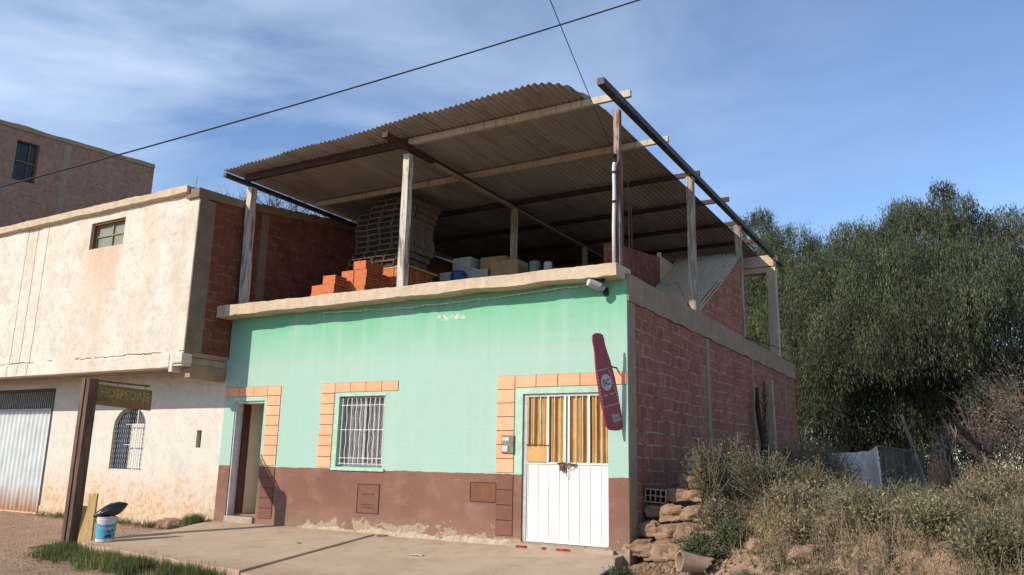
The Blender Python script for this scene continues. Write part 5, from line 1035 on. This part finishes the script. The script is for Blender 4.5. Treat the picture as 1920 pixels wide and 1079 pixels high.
# dense low weeds covering the bank: countless, one mass per look
def weeds(mat, name, label, n, region, hmin, hmax, nl, lsz, thr, seed, stem='twig'):
    mb = MB(); Cs, As, Bs = [], [], []; k_ = 0
    while k_ < n:
        x, y = random.uniform(*region[:2]), random.uniform(*region[2:]); z = gz(x, y)
        if z < .0 or mnoise.noise((x * 1.1, y * 1.1, seed)) < thr or (2.75 < x < 3.5 and 2.6 < y < 5.2) or x < .45 + max(0, .5 - y) * .35: k_ += .05; continue
        k_ += 1; h = random.uniform(hmin, hmax) * (1 + .6 * mnoise.noise((x * .8, y * .8, seed + 3))); a = random.uniform(0, 6.283); h *= (.5 if y > 1.2 and x > 2.0 else .7 if y > .8 else 1); ln = h * random.uniform(.1, .6); p0 = Vector((x, y, z - .02)); p2 = p0 + Vector((math.cos(a) * ln, math.sin(a) * ln, h)); p1 = p0.lerp(p2, .5) + Vector((0, 0, h * .1))
        mb.tube([p0, p1, p2], [.006, .004, .002], 3, cap=False); t = rng.uniform(.15, 1, nl); P = np.array(p0)[None] + t[:, None] * np.array(p2 - p0)[None] + rng.normal(size=(nl, 3)) * h * .10
        d = unit(rdir(nl) + np.array([0, 0, .7])); s_ = lsz * rng.uniform(.5, 1.5, nl)[:, None]; Cs.append(P); As.append(d * s_ * 1.5); Bs.append(unit(np.cross(d, rng.normal(size=(nl, 3)))) * s_ * .45)
    b0 = len(mb.v); C_, A_, B_ = np.concatenate(Cs), np.concatenate(As), np.concatenate(Bs)
    V = np.stack([C_ - A_, C_ + B_, C_ + A_, C_ - B_], 1).reshape(-1, 3); me = bpy.data.meshes.new(name); nv = len(V); F_ = mb.f + [tuple(range(nv_, nv_ + 4)) for nv_ in range(b0, b0 + nv, 4)]
    me.from_pydata(mb.v + V.tolist(), [], F_); me.update(); o = obj(name, me, [stem, mat], None, fix=False); me.polygons.foreach_set('material_index', [0] * len(mb.f) + [1] * (nv // 4)); tag(o, label, 'weeds', None, 'stuff')
weeds('shrubd', 'weeds', 'dense straw coloured weeds covering the bank at the right', 2300, (.5, 6.2, -4.2, 4.5), .12, .46, 46, .0095, -.30, 2)
weeds('shrub', 'weeds', 'dense olive green weeds mixed over the bank at the right', 1500, (.9, 6.4, -4.2, 5.5), .15, .52, 56, .0105, -.08, 8)
weeds('shrubg', 'weeds', 'patches of fresher green weeds among the dry ones on the bank', 420, (.9, 5.6, -4.0, 4.0), .12, .36, 50, .0105, .12, 15)
# loose gravel on the dirt
n = 1500; mb = MB()
for i in range(n):
    x, y = random.uniform(-12, -3.5), random.uniform(-6, -3.6) if random.random() < .7 else random.uniform(-3.5, -.4)
    if y > -3.9 and x > -8.6: continue
    s = random.uniform(.006, .022) * (1.6 if random.random() < .06 else 1); z = gz(x, y); q = [random.uniform(.6, 1.2) * s for _ in range(6)]
    mb.add([(x - q[0], y, z), (x, y - q[1], z), (x + q[2], y, z), (x, y + q[3], z), (x, y, z + q[4])], [(0, 1, 4), (1, 2, 4), (2, 3, 4), (3, 0, 4)])
for i in range(900):
    x, y = random.uniform(.1, 3.5), random.uniform(-3, -.2); s = random.uniform(.008, .035); z = gz(x, y); q = [random.uniform(.6, 1.2) * s for _ in range(6)]
    mb.add([(x - q[0], y, z), (x, y - q[1], z), (x + q[2], y, z), (x, y + q[3], z), (x, y, z + q[4])], [(0, 1, 4), (1, 2, 4), (2, 3, 4), (3, 0, 4)])
for i in range(1500):
    x, y = random.gauss(.75, .45), random.gauss(.05, .40)
    if x < .03 or gz(x, y) > .8: continue
    s = random.uniform(.012, .055); z = gz(x, y) + random.random() * .02; q = [random.uniform(.6, 1.2) * s for _ in range(6)]
    mb.add([(x - q[0], y, z), (x, y - q[1], z), (x + q[2], y, z), (x, y + q[3], z), (x + q[4] * .3, y - q[5] * .3, z + q[4])], [(0, 1, 4), (1, 2, 4), (2, 3, 4), (3, 0, 4)])
tag(obj('gravel', mb, 'stone', fix=False), 'small loose stones scattered over the dirt', 'gravel', None, 'stuff')

# litter
for i, (x, y, z, m_, w_, lb_) in enumerate(((-2.75, -1.45, -.078, 'whitebox', .10, 'crumpled white paper scrap lying on the right hand pavement slab'), (-5.1, -1.5, -.055, 'greybox', .05, 'small grey scrap lying on the left hand pavement slab'), (-4.6, -4.45, None, 'whitebox', .05, 'white scrap in the dirt just outside the grass'))):
    z = gz(x, y) + .004 if z is None else z; mb = MB(); n = 6; vs = [(x + w_ * (a / n - .5) * 2, y + w_ * .6 * (b / n - .5) * 2, z + .006 + .02 * abs(mnoise.noise((a * .9 + i, b * .9, 0)))) for b in range(n + 1) for a in range(n + 1)]
    mb.add(vs, [(b * (n + 1) + a, b * (n + 1) + a + 1, (b + 1) * (n + 1) + a + 1, (b + 1) * (n + 1) + a) for a in range(n) for b in range(n) if (a, b) not in ((0, 0), (n - 1, 0), (0, n - 1))]); tag(obj('litter', mb, m_, fix=False), lb_, 'litter', 'litter on the ground')
